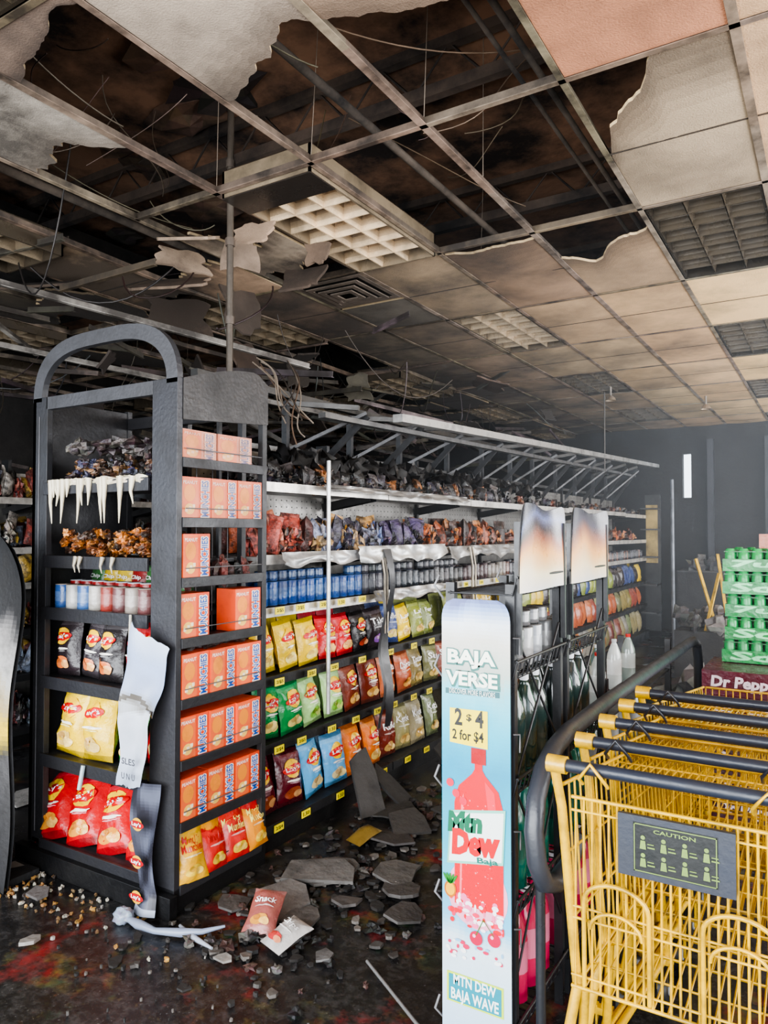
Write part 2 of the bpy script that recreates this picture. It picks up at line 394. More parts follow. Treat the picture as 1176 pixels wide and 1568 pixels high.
o=MB()
for k in range(90):
    i=random.randint(-2,12);j=random.randint(-1,6)
    x=GX(i);y=GY(j)+random.choice([0,.6])
    if k%3==0: o.tube([(x,y,CH+.03),(x+U(-.05,.05),y+U(-.05,.05),DZ-.03)],.002,(150,135,120),n=4)
def cable(p,q,sag,r=.004,col=(45,40,38),n=12,side=0):
    pts=[]
    for k in range(n+1):
        t=k/n; v=Vector(p).lerp(Vector(q),t); v.z-=sag*4*t*(1-t); v.x+=side*math.sin(t*5); v.y+=side*math.cos(t*4); pts.append(v)
    o.tube(pts,r,col,n=5)
for k in range(34):
    x=U(-4.6,-1.2);y=U(1.4,4.0)
    cable((x,y,U(3.32,3.8)),(x+U(-.9,.9),y+U(-.7,.9),U(3.32,3.8)),U(.02,.1),U(.0015,.004),jit((110,94,80),24),side=U(0,.08))
for k in range(40):
    x=U(-7,-3.2);y=U(3.0,9)
    cable((x,y,U(3.0,3.6)),(min(x+U(-1,1),-2.9),y+U(-1,1),U(2.6,3.4)),U(.05,.5),U(.003,.007),jit((60,54,50),20),side=U(0,.1))
cable((-3.4,2.4,3.6),(-4.2,2.6,3.25),.5,.005); cable((-4.2,2.6,3.25),(-3.3,3.1,3.2),.3,.006)
for k in range(9): cable((-2.75+U(-.1,.2),2.95+U(0,.3),2.5),(-2.28+U(-.1,.1),2.95+U(-.05,.1),1.98+U(0,.2)),U(-.05,.08),.004,random.choice([(150,136,122),(110,90,76),(70,64,60)]),side=U(0,.06))
o.build('hanging_wires',[M_metal])
o=MB(); o.tube([(-2.6,2.75,2.2),(-2.6,2.75,DZ-.02)],.017,(80,72,64)); 
for z in (2.6,3.0,3.4): o.tube([(-2.6,2.75,z),(-2.6,2.75,z+.04)],.024,(90,80,72))
o.build('conduit_pipe',[M_metal])
o=MB(); o.tube([(-2.35,8.9,CH),(-2.36,8.92,2.3)],.008,(80,76,72)); o.build('hanger_rod',[M_metal])

# ---------------- goods helpers
def bag(mb,T,w,h,t,body,logo=None,txt="Lay's",pic=None,seed=0,nx=8,nz=10,deco=True,txtcol=(250,250,250),logocol=(252,200,20),band=(205,10,20)):
    w2=lambda z: w/2*(1-.08*math.sin(math.pi*max(0,min(1,z/h)))-.02*math.sin(z*60+seed))
    def dep(x,z):
        a=max(0,1-(x/w2(z))**2)**.55; b_=max(0,math.sin(math.pi*max(0.0,min(1.0,(z/h)))))**.5
        q=1+.40*noise.noise(Vector((x*18,z*14,seed)))+.28*noise.noise(Vector((x*45,z*38,seed)))
        return t/2*a*b_*q+.0008
    edge=mixc(body,(255,255,255),.15)
    def colf(u,v):
        if v<.05 or v>.95: return mixc(body,(20,20,20),.3)
        return body if v<.86 else edge
    mb.grid(lambda u,v:((u*2-1)*w2(v*h),-dep((u*2-1)*w2(v*h)*.999,v*h),v*h),nx,nz,colf,0,T)
    mb.grid(lambda u,v:((u*2-1)*w2(v*h),dep((u*2-1)*w2(v*h)*.999,v*h),v*h),nx,nz,body,0,T,flip=True)
    if not deco: return
    yf=lambda x,z:-dep(x,z)-.004
    yf2=lambda x,z:-dep(x,z)-.006
    yf3=lambda x,z:-dep(x,z)-.008
    if pic:
        mb.ell(-w*.05,h*.22,w*.26,h*.10,pic,0,T,yf,rot=.2); mb.ell(w*.12,h*.19,w*.15,h*.07,mixc(pic,(255,225,150),.5),0,T,yf2); mb.ell(-w*.12,h*.25,w*.1,h*.05,mixc(pic,(120,60,30),.3),0,T,yf2)
    if logo=='lays':
        mb.ell(0,h*.65,w*.26,w*.24,logocol,0,T,yf); mb.ell(0,h*.64,w*.34,w*.12,band,0,T,yf2,rot=.12)
        mb.text(txt,0,h*.64,w*.48,w*.15,txtcol,0,T,yf3,rot=.1)
        mb.ell(0,h*.44,w*.26,h*.02,(250,245,235),0,T,yf2); mb.ell(0,h*.40,w*.18,h*.012,mixc(body,(255,255,255),.5),0,T,yf2)
    elif logo=='text':
        mb.text(txt,0,h*.66,w*.66,w*.22,txtcol,0,T,yf2)
        mb.ell(0,h*.50,w*.30,h*.02,mixc(body,(255,255,255),.6),0,T,yf)
def tag(mb,T,w=.07,h=.035,c=(240,220,20)):
    mb.box(-w/2,w/2,-.004,0,0,h,c,0,T)
    mb.text(random.choice(["2/$5","3.99","2/$4","1.50"]),0,h*.5,w*.75,h*.55,(25,25,25),0,T,y=-.005)
RX=math.pi/2
YEL=(240,200,20);RED=(200,12,28);MAR=(96,14,32);LBL=(90,170,222);ORG=(232,116,24);GRN=(8,130,60);LGR=(175,220,140);DRK=(34,28,30);BRN=(118,44,28)
def gondola(name,xc,y0,y1,full=True):
    g=MB(); D=.53
    g.box(xc-D,xc+D,y0,y1,.0,.10,(22,22,23)); g.box(xc-.02,xc+.02,y0,y1,.1,2.02,(150,147,143),1)
    n=int(round((y1-y0)/1.22))
    for k in range(n+1):
        y=y0+(y1-y0)*k/n
        g.box(xc-.045,xc+.045,y-.015,y+.015,0,2.12,(42,42,44))
    if full:
        for k in range(int((y1-y0)/.05)):
            for r_ in range(14):
                z=1.5+r_*.04
                g.box(xc+.0205,xc+.0215,y0+k*.05+.02,y0+k*.05+.028,z,z+.008,(20,20,20))
    for s in (1,-1):
        for z,dp in ((.12,.53),(.50,.50),(.83,.50),(1.18,.50),(1.44,.50),(1.80,.50)):
            x1=xc+s*dp; x0=xc+s*.03
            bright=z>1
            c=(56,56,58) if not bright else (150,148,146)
            for k in range(n):
                ya=y0+(y1-y0)*k/n+.006; yb=y0+(y1-y0)*(k+1)/n-.006
                dz=U(-.012,.004) if z>1.1 else 0
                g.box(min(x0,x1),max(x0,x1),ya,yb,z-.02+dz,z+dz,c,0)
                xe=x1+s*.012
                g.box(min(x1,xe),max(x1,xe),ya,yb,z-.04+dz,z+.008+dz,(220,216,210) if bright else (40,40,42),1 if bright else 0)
                for q in (ya+.02,yb-.04):
                    g.bar((xc+s*.03,q,z-.09),(xc+s*dp*.8,q,z-.03),.006,.05,(40,40,42))
    return g.build(name,[M_metal,M_silver],bevel=.002 if full else 0)
gondola('gondola_shelf',-2.90,2.73,11.3)
gondola('gondola_shelf',-5.6,2.2,10.7,full=False)
XFc=-2.37
tg=MB()
for z in (.12,.50,.83,1.18):
    y=2.85
    while y<7:
        tag(tg,TR(XFc+.018,y,z-.034,RX)); y+=U(.16,.34)
tg.build('price_tags',[M_card])
def row(name,z,seqs,y0,y1,w,h,t=.09,tilt=.16,x=XFc-.07,drop=0.03):
    m=MB(); y=y0+w/2+.01; k=0
    while y<y1-w/2:
        sp=seqs[min(k,len(seqs)-1)] if k<len(seqs) else random.choice(seqs[len(seqs)//2:])
        col,lg,tx,pc=sp[:4]; near=y<6.2
        if R()<(drop if near else 0): y+=w; k+=1; continue
        c=jit(col,6)
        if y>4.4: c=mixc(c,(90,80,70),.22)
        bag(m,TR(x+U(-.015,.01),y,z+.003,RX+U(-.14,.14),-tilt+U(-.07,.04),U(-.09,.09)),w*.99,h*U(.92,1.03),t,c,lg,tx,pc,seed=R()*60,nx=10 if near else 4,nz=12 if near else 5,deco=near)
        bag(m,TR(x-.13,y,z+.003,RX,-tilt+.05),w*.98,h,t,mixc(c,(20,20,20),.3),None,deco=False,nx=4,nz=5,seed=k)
        y+=w*U(.96,1.03); k+=1
    return m.build(name,[M_foil])
row('chip_bags',.13,[(MAR,'lays',"Lay's",(150,70,40)),(MAR,'lays',"Lay's",(150,70,40)),(LBL,'lays',"Lay's",(225,205,150)),(LBL,'lays',"Lay's",(225,205,150)),(ORG,'lays',"Lay's",(225,190,100)),(ORG,'lays',"Lay's",(225,190,100)),(BRN,'text',"Ruffles",(200,160,90)),((150,140,90),'text',"Kettle",(190,160,90)),((170,160,120),'text',"Kettle",(190,160,90)),((110,125,80),'text',"Kettle",(190,160,90)),((150,150,140),'text',"Kettle",(190,160,90))],2.76,11.2,.195,.30)
row('chip_bags',.51,[(GRN,'lays',"Lay's",(225,205,120)),(GRN,'lays',"Lay's",(225,205,120)),(LGR,'lays',"Lay's",(120,180,60)),(LGR,'lays',"Lay's",(120,180,60)),(BRN,'lays',"Lay's",(210,160,80)),(BRN,'lays',"BBQ",(210,160,80)),((190,90,40),'text',"Doritos",(230,160,60)),((180,80,40),'text',"Doritos",(230,160,60)),((140,125,60),'text',"Tostitos",(200,170,90)),((110,110,60),'text',"Sun",(200,170,90)),((150,60,40),'text',"Sun",(200,170,90))],2.76,11.2,.195,.27,drop=0)
row('chip_bags',.84,[(YEL,'lays',"Lay's",(240,220,120)),(YEL,'lays',"Lay's",(240,220,120)),(YEL,'lays',"Lay's",(240,220,120)),(RED,'lays',"Lay's",(230,170,90)),(RED,'lays',"Lay's",(230,170,90)),(DRK,'lays',"Lay's",(170,60,40)),(DRK,'text',"Takis",(110,60,140)),((50,70,130),'text',"Ruffles",(210,190,110)),(YEL,'text',"Lay's",(220,190,90)),((150,165,60),'text',"Lay's",(220,190,90)),((120,140,50),'text',"Funyuns",(220,190,90))],2.76,11.2,.175,.25)
def can(mb,x,y,z,r,h,body,lid=(190,190,195),n=12):
    mb.lathe([(r*.9,0),(r,.004),(r,h*.3),(r,h*.7),(r,h-.004),(r*.94,h),(r*.8,h-.003)],body,0,n,TR(x,y,z),cols=[lid,body,mixc(body,(240,240,240),.18),body,lid,lid])
m=MB();y=2.8
while y<11.1:
    k=int((y-2.8)/.45)
    col=[(20,58,118),(24,62,120),(44,46,54),(34,36,42),(44,42,44),(52,34,34),(110,100,92)][k] if k<7 else random.choice([(40,40,44),(90,60,50),(60,60,66)])
    for xx in (XFc-.06,XFc-.16):
        can(m,xx,y,1.183,.036,U(.1,.125) if k>2 else .12,jit(col,8),mixc((120,130,150),col,.6),n=12 if y<6 else 7)
    if y<5 and R()<.7: can(m,XFc-.06,y,1.306,.034,.05,jit(mixc(col,(40,40,44),.4),8),mixc((110,110,115),col,.6))
    y+=.077
m.build('dip_cans',[M_foil])
def scorched(name,z,y0,y1,cols,hmin,hmax,x=XFc-.09,dens=.055,depth=.22):
    m=MB();y=y0
    while y<y1:
        near=y<6
        for q in range(3 if near else 1):
            c=cols(y) if callable(cols) else random.choice(cols)
            h=U(hmin,hmax)
            if R()<.5 and near:
                w_=U(.08,.14)
                bag(m,TR(x-U(0,depth),y,z+.002,RX+U(-.7,.7),U(-.5,.1),U(-.4,.4)),w_,h,U(.05,.09),c,seed=R()*90,nx=8,nz=8,deco=False)
            m.lump(x-U(0,depth),y+U(-.03,.03),z+h*.33,U(.026,.046),U(.022,.042),h*U(.22,.38),c,0,.75,11 if near else 7,8 if near else 5,fr=2.6,cols=[mixc(c,(20,18,18),.7),mixc(c,(190,160,130),.35)])
        y+=dens*U(.7,1.2)*(.8 if near else 1.5)
    return m.build(name,[M_burnt])
def c144(y):
    if y<3.3: return random.choice([(180,80,68),(190,115,95),(170,85,52),(80,45,42)])
    if y<4.1: return random.choice([(104,120,166),(150,155,180),(190,155,110),(60,56,72),(180,128,62)])
    if y<4.5: return random.choice([(70,56,90),(86,74,108),(40,36,44)])
    return random.choice([(190,98,48),(160,78,42),(120,60,38),(200,126,70),(60,42,38)])
scorched('scorched_snack_bags',1.445,2.8,11.1,c144,.12,.22,dens=.045)
scorched('scorched_snack_bags',1.80,2.8,11.1,lambda y: random.choice([(44,40,42),(30,28,30),(80,74,74),(50,46,58),(140,90,52) if R()<.5 else (50,44,44),(110,60,42) if y>5 else (40,40,40)]),.08,.15,dens=.040)
for z in (.13,.51,.84,1.19,1.45,1.81):
    scorched('scorched_snack_bags',z,2.25,8.5,[(130,56,48),(150,142,134),(60,60,70),(160,130,60),(40,38,40),(100,108,124),(80,30,30)],.14,.26,x=-5.16,dens=.11)
o=MB()
def drape(x,y0,y1,z,h,col,sd,amp=.03):
    o.grid(lambda u,v:(x+amp*noise.noise(Vector((u*(y1-y0)*9,v*3,sd)))+.02*v, y0+(y1-y0)*u, z-h*v*(1+.7*noise.noise(Vector((u*(y1-y0)*5,sd,0))))),int((y1-y0)*26)+2,5,col,0)
drape(XFc+.03,2.85,3.6,1.45,.06,(195,195,195),1);drape(XFc+.05,3.5,4.6,1.47,.09,(200,200,198),3);drape(XFc+.03,4.7,6.6,1.45,.08,(160,158,155),5)
drape(XFc+.03,3.2,5,1.81,.035,(150,148,146),7);drape(XFc+.03,3.7,4.6,1.2,.06,(190,188,186),9)
for y in (3.75,3.78,5.0,5.05): o.tube([(XFc+.05,y,1.44),(XFc+.07,y+.01,1.3),(XFc+.06,y+.03,1.12),(XFc+.08,y,.95)],[.012,.008,.01,.004],(150,140,125),0,6)
o.build('melted_shelf_film',[M_silver])
o=MB()
for k in range(12):
    y=3.2+k*.33; sd=k*3.3
    o.grid(lambda u,v:(XFc-.42+.3*v+.08*noise.noise(Vector((u*5,v*5,sd))),y+.34*u,2.02-.1*v+.12*noise.noise(Vector((u*7,v*7,sd+5)))),12,8,lambda u,v:random.choice([(120,120,120),(85,85,86),(50,50,52),(60,58,58)]),0)
o.build('shrivelled_plastic_wrap',[M_silver])
o=MB(); o.tube([(-2.235,3.10,.62),(-2.235,3.10,1.92)],.011,(200,200,198)); o.build('upright_pole',[M_silver])
o=MB()
o.grid(lambda u,v:(-2.3+.03*math.sin(v*9)+.01*u,3.78+(u-.5)*(.07-.03*math.sin(v*7))+.02*math.sin(v*5),1.45-v*1.05),5,40,(34,34,37),0)
o.grid(lambda u,v:(-2.28+.02*math.sin(v*11),3.70+(u-.5)*.03,1.2-v*.8),3,30,(50,50,52),0)
o.build('melted_aisle_strip',[M_black])
o=MB()
for k in range(11):
    y=3.5+k*.75+U(-.1,.1); dq=U(-.04,.04)
    o.bar((-2.9,y,2.05),(-2.5,y+.3,2.28+.02*k+dq),.05,.02,(82,82,84)); o.bar((-2.9,y+.3,1.95),(-2.5,y+.3+dq,2.28+.02*k),.02,.04,(60,60,62)); o.bar((-2.9,y,2.0),(-2.9,y,2.36),.04,.03,(66,66,68))
    o.bar((-2.9,y,2.35),(-2.45,y+.1+dq*3,2.30+.02*k),.03,.03,(100,98,96))
o.bar((-2.35,4.0,2.27),(-2.35,11.9,2.57),.07,.05,(180,178,175),1)
o.bar((-2.5,3.4,2.22),(-2.6,11.5,2.40),.05,.03,(110,108,107),1)
o.bar((-2.9,2.8,2.4),(-2.95,11.3,2.42),.05,.04,(80,79,78),1)
o.bar((-2.9,2.8,2.05),(-2.95,11.3,2.10),.05,.03,(90,89,88),1)
o.build('canopy_light_rail',[M_metal,M_silver])

# ---------------- end cap
o=MB(); X0,X1,Y0,Y1=-3.28,-2.30,2.13,2.69; BK=(44,44,47)
o.box(X0,X1,Y0,Y1,0,.10,(26,26,28))
o.box(X0-.04,X1+.02,Y0-.04,Y0,0,.09,(22,22,24))
o.box(X1-.15,X1,Y0,Y0+.03,.1,2.19,(54,54,58)); o.box(X0,X0+.11,Y0,Y0+.03,.1,2.19,(48,48,51))
o.box(X0,X0+.025,Y0,Y1,.1,2.19,BK); 
o.box(X0+.05,X0+.055,Y0-.004,Y0,.15,2.1,(100,100,104))
o.box(X1-.03,X1,Y1-.03,Y1,.1,2.25,(54,54,56)); o.box(X1-.16,X1-.13,Y1-.03,Y1,.1,2.1,BK); o.box(X0,X0+.03,Y1-.03,Y1,.1,2.2,BK)
o.box(X0+.1,X1-.15,Y0,Y0+.03,2.13,2.19,(70,70,73))
o.box(X0,X1,Y1-.03,Y1,2.1,2.16,BK)
def arch(off,n=30):
    pts=[];cx=(X0+X1)/2;hw=(X1-X0)/2-off;hh=.29-off
    for k in range(n+1):
        t=math.pi*(1-k/n); c_,s_=math.cos(t),math.sin(t)
        pts.append((cx+hw*math.copysign(abs(c_)**.62,c_),2.17+hh*abs(s_)**.85))
    return pts
A=arch(0);B=arch(.065)
for k in range(30):
    for yy,ff in ((Y0,0),(Y0+.03,1)):
        q=[(A[k][0],yy,A[k][1]),(A[k+1][0],yy,A[k+1][1]),(B[k+1][0],yy,B[k+1][1]),(B[k][0],yy,B[k][1])]
        o.add(q,[(3,2,1,0) if ff==0 else (0,1,2,3)],(72,72,75))
    for P_ in (A,B):
        o.add([(P_[k][0],Y0,P_[k][1]),(P_[k+1][0],Y0,P_[k+1][1]),(P_[k+1][0],Y0+.03,P_[k+1][1]),(P_[k][0],Y0+.03,P_[k][1])],[(0,1,2,3)],(62,62,65))
n=16
top=lambda t:2.19+.10*math.sin(t*math.pi*.55)*(1 if t<.85 else 1-(t-.85)*3)
pts=[(Y0+.03,2.02)]+[(Y0+.03+(Y1-Y0-.03)*k/n,top(k/n)) for k in range(n+1)]+[(Y1,2.06)]
vs=[(X1-.01,y,z) for y,z in pts]+[(X1+.004,y,z) for y,z in pts];L=len(pts)
o.add(vs,[tuple(range(L)),tuple(range(2*L-1,L-1,-1))]+[(i,(i+1)%L,L+(i+1)%L,L+i) for i in range(L)],(50,48,48))
for z in (.12,.51,.87,1.19,1.43,1.77):
    o.box(X0+.03,-2.45,Y0+.01 if z>.2 else Y0,Y1-.06,z-.02,z,(56,56,59))
    o.box(X0+.10,-2.46,Y0-.012,Y0,z-.045,z+.012,(46,46,50))
o.box(X0+.03,-2.46,Y1-.06,Y1-.045,.1,1.2,(28,28,30))
WZ=[.1,.35,.6,.85,1.1,1.35,1.6,1.85]
for z in WZ:
    o.box(-2.455,X1,Y0+.03,Y1-.03,z-.012,z,(66,66,69)); o.box(X1-.004,X1+.006,Y0+.03,Y1-.03,z-.03,z+.012,(54,54,57))
    o.tube([(X1+.002,Y0+.05,z+.05),(X1+.002,Y1-.04,z+.05)],.003,(110,110,112),n=5)
for k in range(6):
    y=Y0+.06+k*.1; o.tube([(-2.455,y,.1),(-2.455,y,1.9)],.003,(70,70,72),n=5)
for q in (.25,.42,.7): o.box(X0+q,X0+q+.02,Y1-.05,Y1-.03,1.2,2.1,(56,56,58))
o.build('end_cap_shelf',[M_metal],bevel=.002)
o=MB()
def cbox(y,z,w=.168,h=.19,d=.12,col=(236,84,44),fade=0):
    c=mixc(jit(col,8),(165,110,88),fade); T=TR(X1-.008+U(-.006,.004),y+w/2,z+.003,RX+U(-.06,.06))
    o.box(-w/2+.002,w/2-.002,0,d,0,h,c,0,T)
    F=lambda q:mixc(q,(175,115,90),fade)
    o.box(-w/2+.004,w*.04,-.001,0,.006,h-.004,F((246,112,62)),0,T)
    o.ell(-w*.23,h*.62,w*.19,h*.20,F((252,150,50)),0,T,y=-.002); o.ell(-w*.23,h*.25,w*.16,h*.13,F((255,205,100)),0,T,y=-.0022)
    for q in range(3): o.box(-w*.38+q*w*.12,-w*.30+q*w*.12,-.0035,-.001,h*(.18+.05*q),h*(.26+.05*q),F((250,236,205)),0,T)
    o.text("PEANUT",-w*.22,h*.87,w*.46,h*.08,F((255,245,235)),0,T,y=-.003,off=.02)
    o.text("MUNCHIES",w*.27,h*.5,h*.90,w*.31,F((250,240,232)),0,T,y=-.003,rot=math.pi/2,off=.09)
    o.text("MUNCHIES",w*.27,h*.5,h*.86,w*.23,F((24,84,180)),0,T,y=-.0038,rot=math.pi/2,off=.02)
for z,ks,f,hh in ((1.85,(0,1.3),.6,.13),(1.6,(0,1,2),.4,.18),(1.35,(0,),.1,.19),(1.1,(0,1.95),.05,.19),(.85,(0,1,2),.0,.19),(.6,(0,1,2),0,.18),(.35,(0,1,2),0,.18)):
    for k in ks: cbox(Y0+.035+k*.165,z,h=hh,fade=f,col=(236,84,44) if z<1.8 else (225,150,130), w=.165 if z<1.8 else .21)
o.build('cracker_boxes',[M_card],bevel=.0015)
o=MB()
for k in range(12): o.lump(-2.38+U(-.03,.03),Y0+.06+k*.042,.85+.215,.03,.035,.02,(60,50,48)); 
for k in range(10): o.lump(-2.41,Y0+.08+k*.05,1.37,.02,.03,U(.02,.1),random.choice([(60,40,38),(120,56,50),(40,40,42)]))
o.build('charred_packets',[M_burnt])
o=MB()
for k in range(4):
    for q in range(2):
        bag(o,TR(X1-.04+q*.05,Y0+.10+k*.135,.104,RX+U(-.3,.3),-.35+.25*(1-q),U(-.3,.3)),.15,.2 if q else .24,.07,[(240,150,30),(245,185,40),(215,40,35),(215,40,35)][(k+q)%4] if q else [(236,176,20),(240,156,10),(220,40,24),(205,20,22)][k],'text',"Munchies",(240,200,60),seed=k+q*9,txtcol=(200,30,30) if k<2 else (250,230,120))
o.build('snack_mix_bags',[M_foil])
o=MB()
def fb(x,z,w,h,c,lg='lays',tx="Lay's",pc=(225,190,110),rz=0,rx=-.2,ry=0,y=Y0+.08,t=.09,**k): bag(o,TR(x,y,z,rz,rx,ry),w,h,t,c,lg,tx,pc,seed=R()*50,nx=10,nz=12,**k)
for k,x in enumerate((-3.12,-2.93,-2.74,-2.57)):
    fb(x,.125,.22,.33,(196,10,26),rx=-.55,ry=-.35,y=Y0+.02+.02*k,pc=(225,150,60),t=.12)
    fb(x+.02,.14,.22,.34,(178,10,26),rx=-.25,ry=.2,y=Y0+.22,pc=(225,150,60))
for k,x in enumerate((-3.07,-2.87)): fb(x,.515,.205,.33,YEL,rx=-.18,y=Y0+.07,ry=U(-.12,.12),t=.12)
fb(-2.71,.515,.16,.22,(60,150,60),rx=-.2,y=Y0+.12); fb(-2.57,.515,.18,.33,RED,rx=-.2,y=Y0+.16); fb(-2.97,.515,.2,.3,(30,28,30),rx=-.1,y=Y0+.25)
for k,(x,c) in enumerate(((-3.10,(45,36,40)),(-2.95,(56,50,54)),(-2.80,(40,36,38)),(-2.65,(190,25,30)),(-2.54,(175,20,26)))):
    fb(x,.875,.165,.28,c,rx=-.15,ry=U(-.12,.12),y=Y0+.08+.02*(k%2),pc=(225,120,60) if k<3 else (40,30,30),t=.1)
for k in range(7): fb(-3.14+k*.1,1.2,.11,.2,random.choice([(200,50,40),(210,180,50),(60,110,60),(140,40,40)]),'text',"Chip",rx=-.1,y=Y0+.26,t=.05)
o.build('chip_bags',[M_foil])
o=MB()
for k in range(8):
    can(o,-3.12+k*.082,Y0+.06,1.193,.036,.115,[(50,84,140),(170,170,168),(66,100,150),(165,160,152),(150,60,52)][k%5] if k<5 else [(140,130,122),(100,64,64)][k%2],(150,140,130))
    if k<7: can(o,-3.12+k*.082,Y0+.14,1.193,.036,.13,(140,38,38))
o.build('dip_cans',[M_foil])
o=MB()
for k in range(190): 
    c_=random.choice([(200,120,50),(165,98,48),(130,76,40),(210,144,80),(70,46,34)]); o.lump(U(-3.14,-2.5),Y0+U(.03,.3),1.44+U(.01,.12),U(.014,.026),U(.014,.024),U(.010,.018),c_,a=.7)
for k in range(150): o.lump(U(-3.12,-2.5),Y0+U(.03,.28),1.785+U(.01,.10),U(.014,.028),U(.014,.026),U(.010,.022),random.choice([(60,50,50),(110,80,60),(74,74,96),(40,36,36),(150,110,70)]),a=.7)
for k in range(18): o.lump(U(-3.1,-2.55),Y0+U(.05,.25),1.92+U(0,.04),U(.04,.06),U(.03,.05),U(.02,.03),random.choice([(90,84,80),(120,104,100),(60,50,50)]),a=.6)
o.build('burnt_chips_heap',[M_burnt])
o=MB()
for k in range(15):
    x=U(-3.12,-2.5);l=random.choice([.03,.05,.09,.17]); o.tube([(x,Y0-.014,1.79),(x+U(-.008,.008),Y0-.02,1.77-l*.5),(x+U(-.012,.012),Y0-.02,1.76-l)],[.017,.008,.002],(205,194,168),0,6)
for k in range(14): o.lump(U(-3.1,-2.5),Y0-.002,1.775,.045,.014,.018,(198,188,164),a=.5)
for k in range(4): 
    x=U(-2.95,-2.6);o.tube([(x,Y0-.018,1.44),(x,Y0-.03,1.40),(x+.01,Y0-.03,1.37)],[.012,.006,.002],(150,140,122),0,6)
o.tube([(-2.55,Y0-.02,1.2),(-2.53,Y0-.04,1.1),(-2.52,Y0-.03,1.0)],.006,(180,175,160)); o.tube([(-2.85,Y0-.02,.52),(-2.85,Y0-.04,.42)],.01,(160,175,180))
o.build('melted_plastic_drips',[M_sign])
o=MB()
def ribf(u,v):
    w=.20-.02*v; cx=-2.395-.12*v
    z=1.13-.63*v + (-.05*(u-.5)*(1-v)*2 if v<.5 else .03*(u-.5)) + .012*noise.noise(Vector((u*9,3,1)))*(abs(v-.5)*2)
    lx=.008*noise.noise(Vector((v*9,u*2,8)))
    return (cx+(u-.5)*w+lx, Y0-.05-.022*math.sin(u*5+v*4)-.010*math.sin(v*13+1), z)
o.grid(ribf,18,60,lambda u,v: (86,80,72) if .45<v+.03*math.sin(u*5)<.48 else ramp([(0,(190,202,222)),(.2,(164,182,216)),(.42,(150,162,188)),(.47,(130,128,124)),(.52,(206,212,222)),(.8,(190,197,210)),(1,(160,170,186))],v+.06*noise.noise(Vector((u*3,v*6,0)))),0)  # dark band across the middle is a fold shadow painted into the colours
def rib2(u,v): return (-2.41-.02*math.sin(v*4)+(u-.5)*(.14-.02*v),Y0-.045-.015*math.sin(u*4+v*6)-.05*max(0,v-.85)*4,.53-.515*v)
def c2(u,v):
    if v>.95: return (150,158,174)
    s=noise.noise(Vector((u*2,v*5,2)))
    return mixc((44,44,52),(94,98,114),max(0,min(1,.35+s*1.4)))
o.grid(rib2,8,40,c2,0)
for z in (.37,.22,.08): 
    o.ell(-2.425,z,.030,.026,(225,170,40),0,None,y=Y0-.082); o.ell(-2.425,z,.042,.015,(170,20,30),0,None,y=Y0-.084); o.text("Lay's",-2.425,z,.055,.02,(240,240,240),0,None,y=Y0-.086,off=.03)
for z,t_ in ((.56,"U N U"),(.62,"SLES")): o.text(t_,-2.46,z,.08,.026,(70,70,76),0,None,y=Y0-.1)
o.build('melted_advert_panel',[M_sign])

# ---------------- soda racks
def bottle(mb,x,y,z,col,cap=(240,240,240),s=1,lab=None):
    lab=lab or mixc(col,(255,255,255),.4)
    mb.lathe([(.03*s,0),(.044*s,.01*s),(.044*s,.09*s),(.0445*s,.095*s),(.0445*s,.18*s),(.044*s,.185*s),(.04*s,.215*s),(.02*s,.27*s),(.013*s,.285*s),(.016*s,.288*s),(.016*s,.305*s)],col,0,14,TR(x,y,z),cols=[col,col,col,lab,lab,col,col,col,cap,cap])
def rack(name,ya,yb,xa=-1.0,xb=-.79):
    g=MB();c=(36,37,40)
    for x in (xa+.01,xb-.01):
        for y in (ya+.015,yb-.015): g.bar((x,y,0),(x,y,1.40),.028,.022,c)
    for z in (.12,.46,.80,1.13,1.37):
        for x in (xa+.01,xb-.005): g.tube([(x,ya,z),(x,yb,z)],.006,c,n=6)
        for k in range(13):
            y=ya+(yb-ya)*k/12; g.tube([(xa+.005,y,z),(xb,y,z),(xb+.012,y,z+.05)],.003,c,n=5)
        g.tube([(xb+.012,ya,z+.05),(xb+.012,yb,z+.05)],.005,c,n=6)
        g.tube([(xa-.03,ya+.01,z+.05),(xa-.035,ya-.01,z+.02),(xa-.02,ya+.02,z-.02)],.004,(120,120,122),n=5)
    for s in (0,1):
        g.tube([(xb,ya+.03,.3+s*.55),(xb,yb-.03,.8+s*.45)],.004,c,n=5); g.tube([(xb,yb-.03,.3+s*.55),(xb,ya+.03,.8+s*.45)],.004,c,n=5)
    st=[(0,(206,202,200)),(.25,(222,206,174)),(.48,(222,156,84)),(.62,(140,80,54)),(.74,(56,46,50)),(.88,(98,106,144)),(1,(46,46,56))]
    if ya>2.3: st=[(0,(200,198,200)),(.25,(222,198,160)),(.50,(220,156,90)),(.70,(130,80,60)),(.86,(60,54,70)),(1,(40,40,50))]
    def hf(u,v):
        r_=.03; top=1.635; y=ya+.005+(yb-ya-.01)*u; e=min(u,1-u)*(yb-ya)
        cut=r_-math.sqrt(max(0,r_*r_-(r_-e)**2)) if e<r_ else 0
        return (xb+.02+.006*math.sin(u*6)+.012*v*v*math.sin(u*4+ya), y, 1.375+(top-1.375-cut+.006*math.sin(u*7)-.012*math.sin(u*3.1))*v)
    g.grid(hf,48,44,lambda u,v:ramp(st,v+.12*noise.noise(Vector((u*3,v*2,ya)))+.1*(abs(u-.5)*2)**3),1)
    g.grid(lambda u,v:(lambda p:(p[0]-.006,p[1],p[2]))(hf(u,v)),24,10,(150,150,150),1,flip=True)
    for y in (ya+.02,yb-.02): g.bar((xb+.01,y,1.2),(xb+.01,y,1.58),.02,.012,c)
    return g.build(name,[M_black,M_sign])
rack('soda_display_rack',1.99,2.43); rack('soda_display_rack',2.47,2.96)
o=MB()
